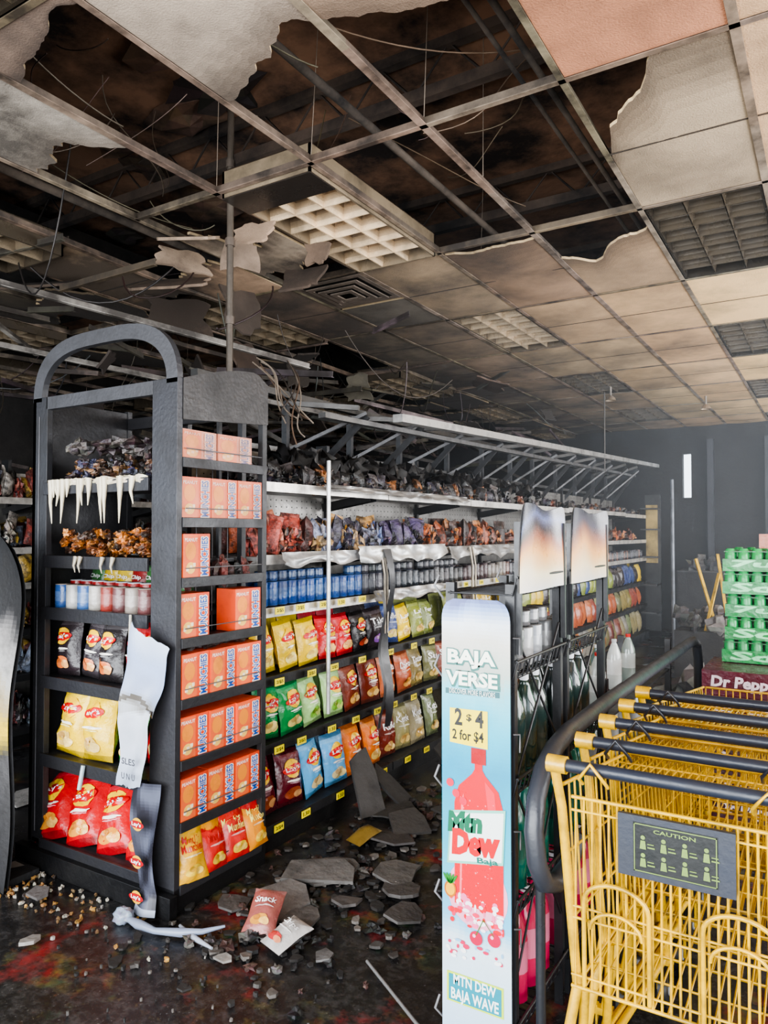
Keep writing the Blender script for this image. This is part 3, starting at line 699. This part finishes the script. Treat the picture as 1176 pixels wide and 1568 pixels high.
PK=(200,30,84);TL=(10,120,105)
for ya,yb in ((1.99,2.43),(2.47,2.96)):
    for z,c,s in ((.127,PK,1),(.467,TL,1),(.807,(40,50,46),.95)):
        for k in range(4):
            for x in (-.86,-.955): bottle(o,x,ya+.07+k*.1,z,jit(c,12),(240,240,245) if c!=TL else (30,90,50),s,None if c==PK else mixc(c,(30,60,60),.3))
o.build('soda_bottles',[M_pet])
o=MB()
for k in range(7): can(o,-.85,2.06+k*.08+(.06 if k>3 else 0),1.135,.036,.12,[(130,134,140),(96,96,96),(150,150,150)][k%3],(100,100,100)); 
for k in range(5): can(o,-.86,2.06+k*.08,1.256,.036,.05,(90,90,92),(70,70,70))
o.build('drink_cans',[M_pet])
# advert sign
o=MB(); T=TR(-1.003,1.965,.02); W=.215;H=1.335
def Zv(v): return (1.55-(v-815)*.0019)-.02
st=[(0,(160,190,215)),(Zv(1440),(196,212,222)),(Zv(1400),(100,176,212)),(Zv(1300),(40,168,190)),(Zv(1180),(6,144,180)),(Zv(1120),(30,172,200)),(Zv(1062),(100,190,206)),(Zv(1030),(160,172,162)),(Zv(980),(188,186,176)),(Zv(955),(204,212,220)),(Zv(935),(120,148,196)),(H,(54,70,128))]
def sf(u,v):
    z=v*H; hw=W/2; e=H-z; k=1.0
    if e<.06: k=(max(0,1-((.06-e)/.06)**2))**.5*.35+.65
    return (W/2+(u*2-1)*hw*k,0,z)
o.grid(sf,12,120,lambda u,v:ramp(st,v*H+.03*noise.noise(Vector((u*3,v*14,1)))),0,T,smooth=False)
o.grid(lambda u,v:(sf(u,v)[0],.008,sf(u,v)[2]),2,40,(60,60,62),0,T,flip=True,smooth=False)
def seg(u,v): return (u-678)*.0019+.005,Zv(v)   # print layout grid on the board
def tx(t,u,v,w,h,c,y=-.003,**k):
    x,z=seg(u,v); o.text(t,x,z,w*.0019,h*.0019,c,0,T,y=y,**k)
tx("BAJA",727,1010,86,33,(20,100,92),-.002,off=.10);tx("BAJA",726,1009,80,28,(240,244,228),-.003,off=.04)
tx("VERSE",727,1040,92,27,(20,100,92),-.002,off=.10);tx("VERSE",726,1039,86,22,(240,244,228),-.003,off=.04)
x,z=seg(727,1060);o.flat([(x-.085,z-.008),(x+.085,z-.005),(x+.085,z+.011),(x-.085,z+.008)],-.002,(30,90,96),0,T);tx("DISCOVER MORE FLAVORS",727,1059,76,8,(230,240,235),off=0)
x,z=seg(720,1112);o.flat([(x-.058,z-.05),(x+.062,z-.056),(x+.062,z+.052),(x-.058,z+.05)],-.002,(244,218,10),0,T)
tx("2   4",722,1098,48,26,(24,24,24),off=.03);tx("$",722,1098,9,12,(24,24,24),-.003);tx("2 for $4",720,1126,52,18,(24,24,24),off=.02)
RB=(206,4,30)
pts=[(-.011,.44),(.013,.44),(.013,.415),(.022,.400),(.062,.36),(.076,.31),(.076,.02),(-.076,.02),(-.076,.31),(-.062,.36),(-.02,.400),(-.011,.415)]
bx,bz=seg(737,1392)
o.ell(bx-.005,bz+.06,.094,.10,(226,150,175),0,T,y=-.0012,n=24)
o.flat([(bx+p,bz+q) for p,q in pts][::-1],-.002,RB,0,T)
o.flat([(bx-.022,bz+.43),(bx-.022,bz+.475),(bx+.024,bz+.475),(bx+.024,bz+.43)][::-1],-.0022,(164,4,20),0,T)
o.flat([(bx-.060,bz+.05),(bx-.054,bz+.05),(bx-.046,bz+.34),(bx-.054,bz+.32)],-.0026,(240,100,112),0,T)
o.flat([(bx+.03,bz+.30),(bx+.055,bz+.30),(bx+.05,bz+.355),(bx+.02,bz+.385)],-.0026,(226,40,60),0,T)
random.seed(5)
for k in range(60):
    o.ell(bx+U(-.09,.075),bz+U(-.04,.045),U(.003,.014),U(.003,.012),random.choice([(236,226,231),(220,40,80),(230,110,150),(236,236,236),(210,6,36)]),0,T,y=-.003-k*.00001,n=8)
for k in range(60): o.ell(bx+U(-.06,.06),bz+U(.03,.33),U(.001,.003),U(.001,.003),(236,110,118),0,T,y=-.003,n=6)
o.flat([(bx-.100,bz+.13),(bx+.076,bz+.16),(bx+.084,bz+.315),(bx-.088,bz+.285)],-.0035,(120,190,170),0,T)
o.flat([(bx-.094,bz+.138),(bx+.071,bz+.167),(bx+.078,bz+.306),(bx-.083,bz+.277)],-.0038,(226,234,230),0,T)
tx("Mtn",714,1256,60,32,(8,100,70),-.0045,shear=.2,off=.07,rot=.12);tx("Dew",732,1284,84,40,(200,6,24),-.0046,shear=.2,off=.07,rot=.12);tx("Baja",752,1308,34,11,(16,100,88),-.0048,rot=.1,off=.03)
x,z=seg(690,1362)
for r_,c_ in ((.024,(180,100,16)),(.018,(230,168,24))): o.ell(x,z,r_*.8,r_,c_,0,T,y=-.004-(.024-r_)*.01)
for a in (-.6,-.3,0,.3,.6): o.ell(x+a*.022,z+.03,.004,.016,(30,120,34),0,T,y=-.0045,rot=-a)
for u,v in ((733,1425),(762,1420)):
    x,z=seg(u,v); o.ell(x,z,.02,.02,(186,4,62),0,T,y=-.0045); o.ell(x-.006,z+.006,.005,.005,(240,170,195),0,T,y=-.005)
for a_,b2 in (((733,1420),(745,1395)),((762,1415),(745,1395))):
    p,q=seg(*a_),seg(*b2); o.flat([(p[0]-.0015,p[1]),(p[0]+.0015,p[1]),(q[0]+.0015,q[1]),(q[0]-.0015,q[1])],-.0049,(50,110,40),0,T)
for u,v in ((700,1215),(712,1225),(690,1200)): x,z=seg(u,v);o.ell(x,z,.012,.012,(214,24,62),0,T,y=-.0035)
for k in range(26):
    x,z=seg(U(684,776),U(1436,1462)); o.ell(x,z,U(.003,.011),U(.003,.008),random.choice([(200,30,80),(236,236,236),(130,180,215)]),0,T,y=-.003-k*.00002,n=8)
x,z=seg(730,1513);o.flat([(x-.088,z-.035),(x+.088,z-.035),(x+.088,z+.05),(x-.088,z+.05)],-.002,(190,214,50),0,T);o.flat([(x-.082,z-.03),(x+.082,z-.03),(x+.082,z+.044),(x-.082,z+.044)],-.0026,(14,132,150),0,T)
tx("MTN DEW",730,1496,70,16,(225,238,232),-.004,off=.03);tx("BAJA WAVE",730,1520,78,22,(225,238,232),-.004,off=.03)
random.seed(21)
for k in range(5):
    z=.15+k*.27; o.tube([(W+.004,.01,z),(W+.02,.02,z),(W+.02,.02,z-.05)],.003,(90,90,92),1,5,T)
o.box(0.0,W,-.001,.012,-.02,.03,(40,40,42),0,T)
o.build('soft_drink_advert_sign',[M_sign,M_silver])

o=MB()
p=[(-.66,2.16,.66),(-.665,2.10,.60),(-.68,2.02,.575),(-.69,1.955,.60),(-.70,1.93,.66),(-.71,1.935,.74),(-.712,1.96,.82),(-.714,2.02,.88),(-.716,2.12,.915),(-.72,2.26,.93),(-.72,2.8,.935),(-.72,3.5,.93),(-.72,4.6,.92),(-.72,4.75,.88),(-.72,4.8,.75),(-.72,4.8,.05)]
o.tube(p,.027,(50,53,60),0,14)
o.tube([(-.70,1.955,.0),(-.70,1.955,.62)],.014,(36,38,42),0,10)
o.tube([(-.70,1.955,.0),(-.70,1.955,.02)],.05,(40,40,42),0,16); o.tube([(-.72,4.8,.0),(-.72,4.8,.06)],.06,(40,40,42),0,16)
o.build('cart_corral_rail',[M_black])

# ---------------- carts
CY=(214,168,8);CB=(34,40,52)
def cart(k,full):
    g=MB();x0,x1=-.60,-.03;Y=1.80+.235*k; DZc=-.025
    def W_(p,q,r=.0033,c=CY): g.tube([p,q],r,c,0,5)
    for xs,sx in ((x0,1),(x1,-1)):
        g.tube([(xs,Y-.02,1.005),(xs+sx*.012,Y,.90),(xs+sx*.045,Y+.01,.47)],.0125,CY,0,8)
        g.tube([(xs-sx*.012,Y-.03,1.01),(xs+sx*.035,Y-.03,1.01)],.022,CY,0,10)
        g.tube([(xs,Y-.03,1.01),(xs+sx*.004,Y+.05,.99),(xs+sx*.015,Y+.14,.955)],.011,CY,0,8)
        g.tube([(xs+sx*.045,Y+.01,.47),(xs+sx*.02,Y-.03,.30),(xs,Y-.05,.175)],.013,CY,0,8)
        g.tube([(xs+sx*.06,Y+.02,.46),(xs+sx*.05,Y+.02,.25),(xs+sx*.03,Y+.05,.185),(xs+sx*.10,Y+.80,.175)],.012,CY,0,8)
        g.tube([(xs+sx*.10,Y+.80,.175),(xs+sx*.10,Y+.72,.46)],.012,CY,0,8)
        for (wx,wy) in ((xs,Y-.05),(xs+sx*.10,Y+.78)):
            g.tube([(wx-.014,wy,.085),(wx+.014,wy,.085)],.06,(28,28,30),1,16); g.tube([(wx-.018,wy,.085),(wx+.018,wy,.085)],.022,(150,150,150),1,10)
            g.bar((wx-.022,wy,.075),(wx-.022,wy,.185),.006,.02,CY);g.bar((wx+.022,wy,.075),(wx+.022,wy,.185),.006,.02,CY);g.box(wx-.026,wx+.026,wy-.012,wy+.012,.16,.18,CY)
        def S(t,h):
            xx=xs+sx*(.012+.07*t+.025*(1-h)); zt=.95-.07*t; zb=.46+.04*t
            return (xx,Y+.01+.84*t,zb+(zt-zb)*h)
        for h in (0,.33,.66,1): g.tube([S(0,h),S(1,h)],.0055 if h in(0,1) else .0034,CY,0,6)
        for q in range(1,23): W_(S(q/23,0),S(q/23,1),.0028)
    g.tube([(x0+.03,Y-.03,1.01),(x1-.03,Y-.03,1.01)],.0155,CB,1,12)
    g.tube([(x0+.02,Y+.03,.985),(x1-.02,Y+.03,.985)],.008,CB,1,8)
    for xs in (x0+.10,x1-.10):
        g.tube([(xs-.03,Y-.02,.97),(xs-.03,Y-.05,.99),(xs,Y-.06,1.03),(xs+.03,Y-.05,.99),(xs+.03,Y-.02,.97)],.0045,CY if full else CB,0,6)
    xa,xb=x0+.09,x1-.09
    for q in range(15):
        x=xa+(xb-xa)*q/14; W_((x,Y+.85,.50),(x,Y+.85,.88),.0028); W_((x0+.06+(x1-x0-.12)*q/14,Y+.02,.462),(x,Y+.85,.50),.0028)
    for z in (.5,.62,.75,.88): W_((xa,Y+.85,z),(xb,Y+.85,z),.005)
    for q in range(8): W_((x0+.04,Y+.02+q*.11,.462+.005*q),(x1-.04,Y+.02+q*.11,.462+.005*q),.003)
    def P(x,h):
        if full: return (x,Y-.005+.012*h,.475+(.925-.475)*h)
        return (x,Y+.03+.42*(1-h),.93-.03*(1-h)-.02)
    xa,xb=x0+.045,x1-.045
    nq=24
    for q in range(nq+1):
        x=xa+(xb-xa)*q/nq; W_(P(x,0),P(x,1),.0032)
    for h in ((0,.06,.36,.42,.93,1) if full else (0,.3,.6,1)): g.tube([P(xa-.01,h),P(xb+.01,h)],.005 if h in(0,1) else .0036,CY,0,6)
    if full:
        for cx_ in (-.455,-.19):
            pts=[]
            for q in range(13):
                t=math.pi*q/12; pts.append((cx_+.075*math.cos(t),Y-.016,.69+.05*math.sin(t)))
            g.tube([(cx_+.075,Y-.016,.49)]+pts+[(cx_-.075,Y-.016,.49)],.0058,CY,0,8)
            pts=[(cx_+.06*math.cos(math.pi*q/12),Y-.02,.63+.045*math.sin(math.pi*q/12)) for q in range(13)]
            g.tube(pts,.0045,CY,0,8)
        px0,px1,pz0,pz1=-.445,-.195,.782,.922
        g.box(px0,px1,Y-.03,Y-.018,pz0,pz1,(44,49,60),1)
        g.box(px0+.035,px1-.035,Y-.0315,Y-.03,pz0+.014,pz1-.014,(16,20,20),1); TT=TR(0,Y-.032,0)
        GRc=(118,142,70); a0,a1,b0,b1=px0+.037,px1-.037,pz0+.016,pz1-.016
        for a,b_,c_,d_ in ((a0,a1,b0,b0+.002),(a0,a1,b1-.002,b1),(a0,a0+.002,b0,b1),(a1-.002,a1,b0,b1)): g.box(a,b_,Y-.033,Y-.0315,c_,d_,GRc,1)
        g.text("CAUTION",(a0+a1)/2,b1-.012,.09,.009,GRc,1,TT,y=-.001)
        for q in range(4):
            for r_ in range(2):
                cx_=a0+.02+q*.045;cz=b0+.02+r_*.04
                g.ell(cx_,cz+.018,.005,.005,GRc,1,TT,y=-.001,n=10); g.flat([(cx_-.007,cz-.008),(cx_+.007,cz-.008),(cx_+.005,cz+.011),(cx_-.005,cz+.011)],-.001,GRc,1,TT)
                g.box(cx_+.010,cx_+.026,Y-.0335,Y-.032,cz-.004,cz-.001,GRc,1); g.box(cx_+.010,cx_+.024,Y-.0335,Y-.032,cz+.004,cz+.006,GRc,1)
    ob=g.build('shopping_cart',[M_yel,M_black]); ob.location=(0,0,DZc); return ob
for k in range(5): cart(k,k==0)

# ---------------- soda cases
def sodacase(o,x,y,z,w,d,h,base,txt,tcol,open_=True):
    o.box(x,x+w,y,y+d,z,z+h*.55,base,0)
    if open_:
        for q in range(6):
            for yy in (.035,d-.04): o.lathe([(.028,0),(.03,h*.5),(.028,h*.85),(.02,h*.98)],mixc(base,(120,230,150),.25),0,8,TR(x+.035+q*(w-.07)/5,y+yy,z+.004))
        o.box(x+.005,x+w-.005,y+.01,y+d-.01,z+h*.86,z+h*.90,mixc(base,(10,60,30),.5),0)
    else: o.box(x,x+w,y,y+d,z+h*.55,z+h,base,0)
    o.text(txt,x+w/2,z+h*(.3 if open_ else .5),w*.8,h*(.4 if open_ else .6),tcol,0,TR(0,y,0),y=-.003,off=.04,shear=.1)
o=MB(); gc=(8,128,60)
o.box(-.62,.75,4.1,5.3,0,.10,(90,72,52))
for c_ in range(3):
    for r_ in range(6):
        z=.10+r_*.125; xx=-.60 if r_==5 else -.58
        sodacase(o,xx+c_*.43,4.10,z,.42,.45,.123,(84,8,34) if r_>=4 else (60,24,34),"Dr Pepper",(226,206,212),False)
for c_ in range(3):
    for r_ in range(5):
        z=.852+r_*.122
        sodacase(o,-.53+c_*.42+U(-.012,.012),4.38,z,.40,.5,.12,jit(gc,10),random.choice(["7up","SdS"]),(140,225,165))
o.box(-.55,.7,4.57,5.2,.1,.85,(60,40,40))
o.box(-.36,-.2,4.5,4.62,1.462,1.54,(186,104,76)); o.box(-.15,.1,4.5,4.7,1.462,1.56,(180,180,176))
o.build('soda_case_stack',[M_foil])
o=MB()
for k in range(9):
    bottle(o,-.95+U(-.05,.05),3.15+k*.14,.485,random.choice([(130,135,130),(100,110,102),(40,80,55)]),(130,130,130),1.0,(140,140,138))
for k in range(4): bottle(o,-.90+U(-.05,.05),3.2+k*.22,.79,[(180,186,180),(70,90,84),(190,194,190),(120,130,124)][k],(180,40,36) if k%3==0 else (190,190,190),.8)
o.build('sports_drink_bottles',[M_pet])
g=MB()
for x in (-1.08,-.82):
    for y in (3.06,4.4): g.bar((x,y,0),(x,y,.95),.03,.03,(40,40,43))
for z in (.48,.785): g.box(-1.09,-.81,3.05,4.42,z-.01,z,(50,50,52))
g.box(-1.09,-.81,3.05,4.42,.08,.1,(40,40,42)); g.build('drink_shelf',[M_metal])

# ---------------- debris
o=MB()
def frag(x,y,s,col,z=0,tilt=.15):
    n=random.randint(5,9);pts=[]
    for k in range(n):
        t=2*math.pi*(k+U(-.25,.25))/n; pts.append((s*U(.5,1)*math.cos(t),s*U(.4,.8)*math.sin(t)))
    o.poly(pts,0,U(.006,.014),col,0,TR(x,y,z+s*tilt*.5+.002,U(0,6.3),U(-tilt,tilt),U(-tilt,tilt)))
DC=[(70,67,64),(46,44,43),(32,31,31),(60,56,53),(104,99,94),(40,37,35)]
for k in range(320):
    x=random.gauss(-1.95,.28);y=random.gauss(2.75,.8)
    if x<-2.33 or y<1.75: continue
    frag(x,y,U(.008,.04),random.choice(DC))
for k in range(110):
    x=U(-3.6,-1.4);y=U(1.0,2.05)
    frag(x,y,U(.004,.010),random.choice(DC+[(150,146,140)]))
for (x,y,s,c_) in ((-2.0,2.45,.2,(104,101,98)),(-1.82,2.35,.12,(92,89,86)),(-2.15,2.3,.12,(84,81,79)),(-1.95,3.2,.2,(70,67,66)),(-2.1,3.5,.2,(62,60,58)),(-1.7,2.9,.16,(90,87,84)),(-1.5,2.6,.12,(80,77,75)),(-1.75,3.7,.2,(62,60,58)),(-1.6,4.2,.22,(56,54,53)),(-3.2,2.0,.10,(120,114,108)),(-3.45,1.95,.10,(96,92,90)),(-2.9,1.93,.07,(90,86,84)),(-2.6,1.7,.05,(140,136,130)),(-1.9,2.0,.05,(140,136,130)),(-1.4,3.3,.15,(66,63,62)),(-3.8,2.1,.16,(160,156,150)),(-4.0,2.6,.18,(140,136,132)),(-3.8,3.0,.18,(150,146,140)),(-3.6,1.7,.06,(170,164,156)),(-3.3,1.65,.05,(180,176,170)),(-1.6,2.2,.06,(100,98,96)),(-1.75,2.55,.10,(96,92,90)),(-1.95,2.75,.16,(88,85,82)),(-1.6,2.75,.12,(76,73,71))):
    frag(x,y,s,c_,.01,.12)
for k in range(200):
    x=random.gauss(-3.1,.4);y=U(1.85,2.09); o.lump(x,y,.008,U(.005,.012),U(.005,.012),.007,random.choice([(170,130,64),(140,100,52),(110,84,50),(60,50,44),(170,164,150)]),a=.7,n=6,m=4)
for k in range(200):
    x=random.gauss(-1.9,.28);y=U(1.9,5.5);s=U(.008,.026)
    if x<-2.33: continue
    o.lump(x,y,s*.6,s,s,s*.7,random.choice([(30,29,29),(50,47,46),(24,23,23),(74,50,44),(90,86,82)]),a=.9,n=7,m=5)
o.build('rubble',[M_char])
o=MB()
def slab(p,w,h,rz,rx,ry,col):
    pts=[(-w/2,0),(w/2,.02*h),(w/2*.95,h*.6),(w*.3,h*.97),(-w*.1,h*.9),(-w/2*.9,h*.8)]
    vs=[(a,-.008,b_) for a,b_ in pts]+[(a,.008,b_) for a,b_ in pts];L=6
    o.add(vs,[tuple(range(L)),tuple(range(2*L-1,L-1,-1))]+[(i,(i+1)%L,L+(i+1)%L,L+i) for i in range(L)],col,0,False,TR(*p,rz,rx,ry))
slab((-2.16,3.42,.01),.17,.38,1.3,-.5,.1,(60,58,57)); slab((-2.08,3.66,.01),.14,.30,1.6,-.8,-.2,(40,38,37)); slab((-1.85,3.3,.02),.2,.2,.9,-1.25,.1,(60,57,55)); slab((-2.05,4.3,0.01),.2,.28,1.4,-.9,.1,(40,38,37))
slab((-1.95,2.62,.03),.32,.18,.5,-1.45,.05,(98,95,92)); slab((-1.45,3.9,.03),.24,.18,.2,-1.45,0,(56,54,52))
o.build('broken_ceiling_tiles',[M_char])
o=MB()
bag(o,TR(-1.90,2.18,.02,.5,-1.1,.1),.13,.19,.07,(150,86,80),'text',"Snack",(200,140,60),seed=4)
bag(o,TR(-1.80,2.13,.02,-.3,-1.3,.0),.13,.16,.06,(180,176,172),'text',"Chips",(190,60,60),seed=8)
bag(o,TR(-2.05,3.05,.02,-.3,-1.3,.0),.11,.15,.06,(110,88,40),None,seed=9,deco=False)
bag(o,TR(-1.7,4.0,.02,.9,-1.35,.0),.16,.22,.06,(150,40,34),None,seed=10,deco=False)
bag(o,TR(-1.15,1.75,.01,.9,-1.45,.0),.06,.09,.03,(190,50,140),None,deco=False,seed=10)
o.build('crushed_snack_packets',[M_foil])
o=MB()
o.tube([(-2.42,2.0,.02),(-2.34,1.985,.025),(-2.25,1.99,.022),(-2.15,2.03,.025),(-2.08,2.07,.03),(-2.02,2.13,.04)],[.010,.018,.012,.017,.011,.005],(130,140,160),0,8)
o.tube([(-2.2,2.07,.02),(-2.1,2.04,.018),(-1.98,2.02,.02)],[.006,.012,.005],(156,162,174),0,8)
o.tube([(-1.45,2.25,.02),(-1.12,2.03,.03)],.006,(110,110,110),0,6)
o.lump(-2.44,2.0,.025,.045,.035,.028,(140,148,164),a=.35,n=16,m=10,fr=2.5,smooth=True)
o.build('melted_plastic_trim',[M_sign])
o=MB()
def lf(u,v):
    z=1.55*v; e=1-v; k=1 if e>.18 else math.sqrt(max(0,1-((.18-e)/.18)**2))*.6+.4
    return (-3.16+(u-.5)*.5*k+(.05*math.sin(v*9)),1.78+.03*math.sin(v*6+u*4),z)
def lc(u,v):
    s=v+.15*noise.noise(Vector((u*2,v*3,5)))
    return ramp([(0,(40,40,42)),(.38,(60,58,58)),(.44,(225,190,20)),(.48,(160,140,96)),(.55,(160,158,154)),(.66,(140,136,134)),(.72,(26,25,26)),(.95,(22,22,24)),(1,(50,50,54))],s)
o.grid(lf,16,80,lc,0); o.grid(lambda u,v:(lf(u,v)[0],lf(u,v)[1]+.02,lf(u,v)[2]),16,20,(40,40,42),0,flip=True)
o.bar((-3.3,1.83,0),(-3.3,1.83,1.3),.03,.03,(40,40,42)); o.bar((-3.02,1.83,0),(-3.02,1.83,1.3),.03,.03,(40,40,42)); o.box(-3.4,-2.95,1.7,1.95,0,.03,(30,30,32))
ob=o.build('scorched_display_stand',[M_char]); ob.location=(-.15,.12,0)
o=MB()
o.box(-1.9,1.5,10.9,11.4,0,1.0,(34,34,37)); 
for k in range(60): o.lump(U(-1.8,1.4),U(10.9,11.3),1.0+U(.02,.1),U(.04,.12),U(.04,.1),U(.03,.12),random.choice([(60,60,64),(100,98,96),(36,36,40)]),a=.9)
o.box(-1.9,1.5,10.88,11.4,1.0,1.02,(66,66,70))
o.build('burnt_counter',[M_char])
o=MB()
for x in (-1.7,-.9,.3,1.6): o.box(x,x+.09,12.38,12.46,0,3.0,(48,50,58))
o.box(-.85,1.6,12.38,12.42,2.2,2.3,(48,50,58)); o.box(-.85,1.6,12.38,12.42,1.0,1.06,(48,50,58))
o.box(-.81,.3,12.43,12.46,1.06,2.2,(10,11,14)); o.box(.39,1.6,12.43,12.46,1.06,2.2,(10,11,14))
o.build('door_1',[M_metal])
o=MB(); 
for p_,q_ in (((-1.1,8.6,.5),(-1.35,8.9,1.25)),((-1.0,8.7,.5),(-1.15,9.1,1.3)),((-1.2,8.5,.5),(-1.1,8.8,1.1))): o.bar(p_,q_,.03,.02,(210,170,40))
o.box(-1.5,-.6,8.4,9.2,0,.5,(36,34,34))
for k in range(40): o.lump(U(-1.5,-.6),U(8.4,9.1),.5+U(0,.2),U(.04,.12),U(.04,.1),U(.03,.1),random.choice([(84,84,84),(50,48,48),(120,116,112)]))
o.build('charred_merchandise_bin',[M_char])
o=MB(); o.tube([(-1.72,9.6,0),(-1.72,9.6,2.2)],.022,(110,116,126)); o.box(-1.8,-1.64,9.52,9.68,0,.02,(80,80,84)); o.build('support_post',[M_metal])
o=MB()
for k in range(30):
    x=U(-1.7,-.5);y=U(6,8.3) if k%2 else U(9.3,10.6); o.lump(x,y,.1,U(.08,.25),U(.08,.25),U(.05,.2),random.choice([(60,60,62),(40,38,38),(90,86,82)]),a=.9)
o.build('far_debris_heap',[M_char])
o=MB(); o.box(-2.42,-2.2,11.36,11.40,.1,2.1,(56,56,58)); o.box(-2.40,-2.24,11.33,11.36,1.1,1.95,(185,160,100)); 
for z in (.4,.8,1.2,1.6,1.9): o.box(-2.42,-2.2,11.05,11.36,z-.02,z,(80,80,82))
o.build('end_cap_shelf',[M_metal])
o=MB()
for (x,y) in ((-2.2,8.6),(-1.35,9.8),(-.55,9.6)):
    o.tube([(x,y,CH),(x,y,CH-.12)],.012,(150,140,130)); o.lathe([(.06,0),(.05,.03),(.01,.06)],(150,130,108),0,12,TR(x,y,CH-.16))
o.build('sprinkler_heads',[M_metal])
hz=MB(); hz.box(-2.2,XR-.02,3.2,YB-.02,.02,CH-.06,(200,200,200))
hm=bpy.data.materials.new('smoke_haze'); hm.use_nodes=True; nt=hm.node_tree
for n_ in list(nt.nodes):
    if n_.type=='BSDF_PRINCIPLED': nt.nodes.remove(n_)
vsn=nt.nodes.new('ShaderNodeVolumeScatter'); vsn.inputs['Color'].default_value=(.88,.94,1,1); vsn.inputs['Density'].default_value=.016; vsn.inputs['Anisotropy'].default_value=.1
nt.links.new(vsn.outputs[0],[n_ for n_ in nt.nodes if n_.type=='OUTPUT_MATERIAL'][0].inputs['Volume'])
hz.build('smoke_haze',[hm])

# ---------------- lighting
w=bpy.data.worlds.new('w'); bpy.context.scene.world=w; w.use_nodes=True
w.node_tree.nodes['Background'].inputs[0].default_value=(.8,.9,1,1); w.node_tree.nodes['Background'].inputs[1].default_value=4.0
def area(name,loc,rot,sx,sy,e,col):
    l=bpy.data.lights.new(name,'AREA'); l.shape='RECTANGLE'; l.size=sx; l.size_y=sy; l.energy=e; l.color=col
    ob=bpy.data.objects.new(name,l); ob.location=loc; ob.rotation_euler=rot; bpy.context.collection.objects.link(ob)
area('window_daylight_front',(-.8,YF+.05,1.5),(math.radians(90),0,0),7.0,2.3,600,(.96,.98,1))
area('window_daylight_right',(XR-.05,6.5,1.6),(math.radians(90),0,math.radians(90)),10,2.1,760,(1,.98,.97))
try: bpy.context.scene.view_settings.look='AgX - Medium High Contrast'
except Exception: pass
cam=bpy.data.cameras.new('camera'); co=bpy.data.objects.new('camera',cam); bpy.context.collection.objects.link(co)
cam.sensor_fit='HORIZONTAL'; cam.sensor_width=24; cam.lens=24*1130/1176; cam.clip_start=.02
co.location=(0,0,1.55); co.rotation_euler=(math.radians(90+1.57),0,math.radians(31.5))
bpy.context.scene.camera=co
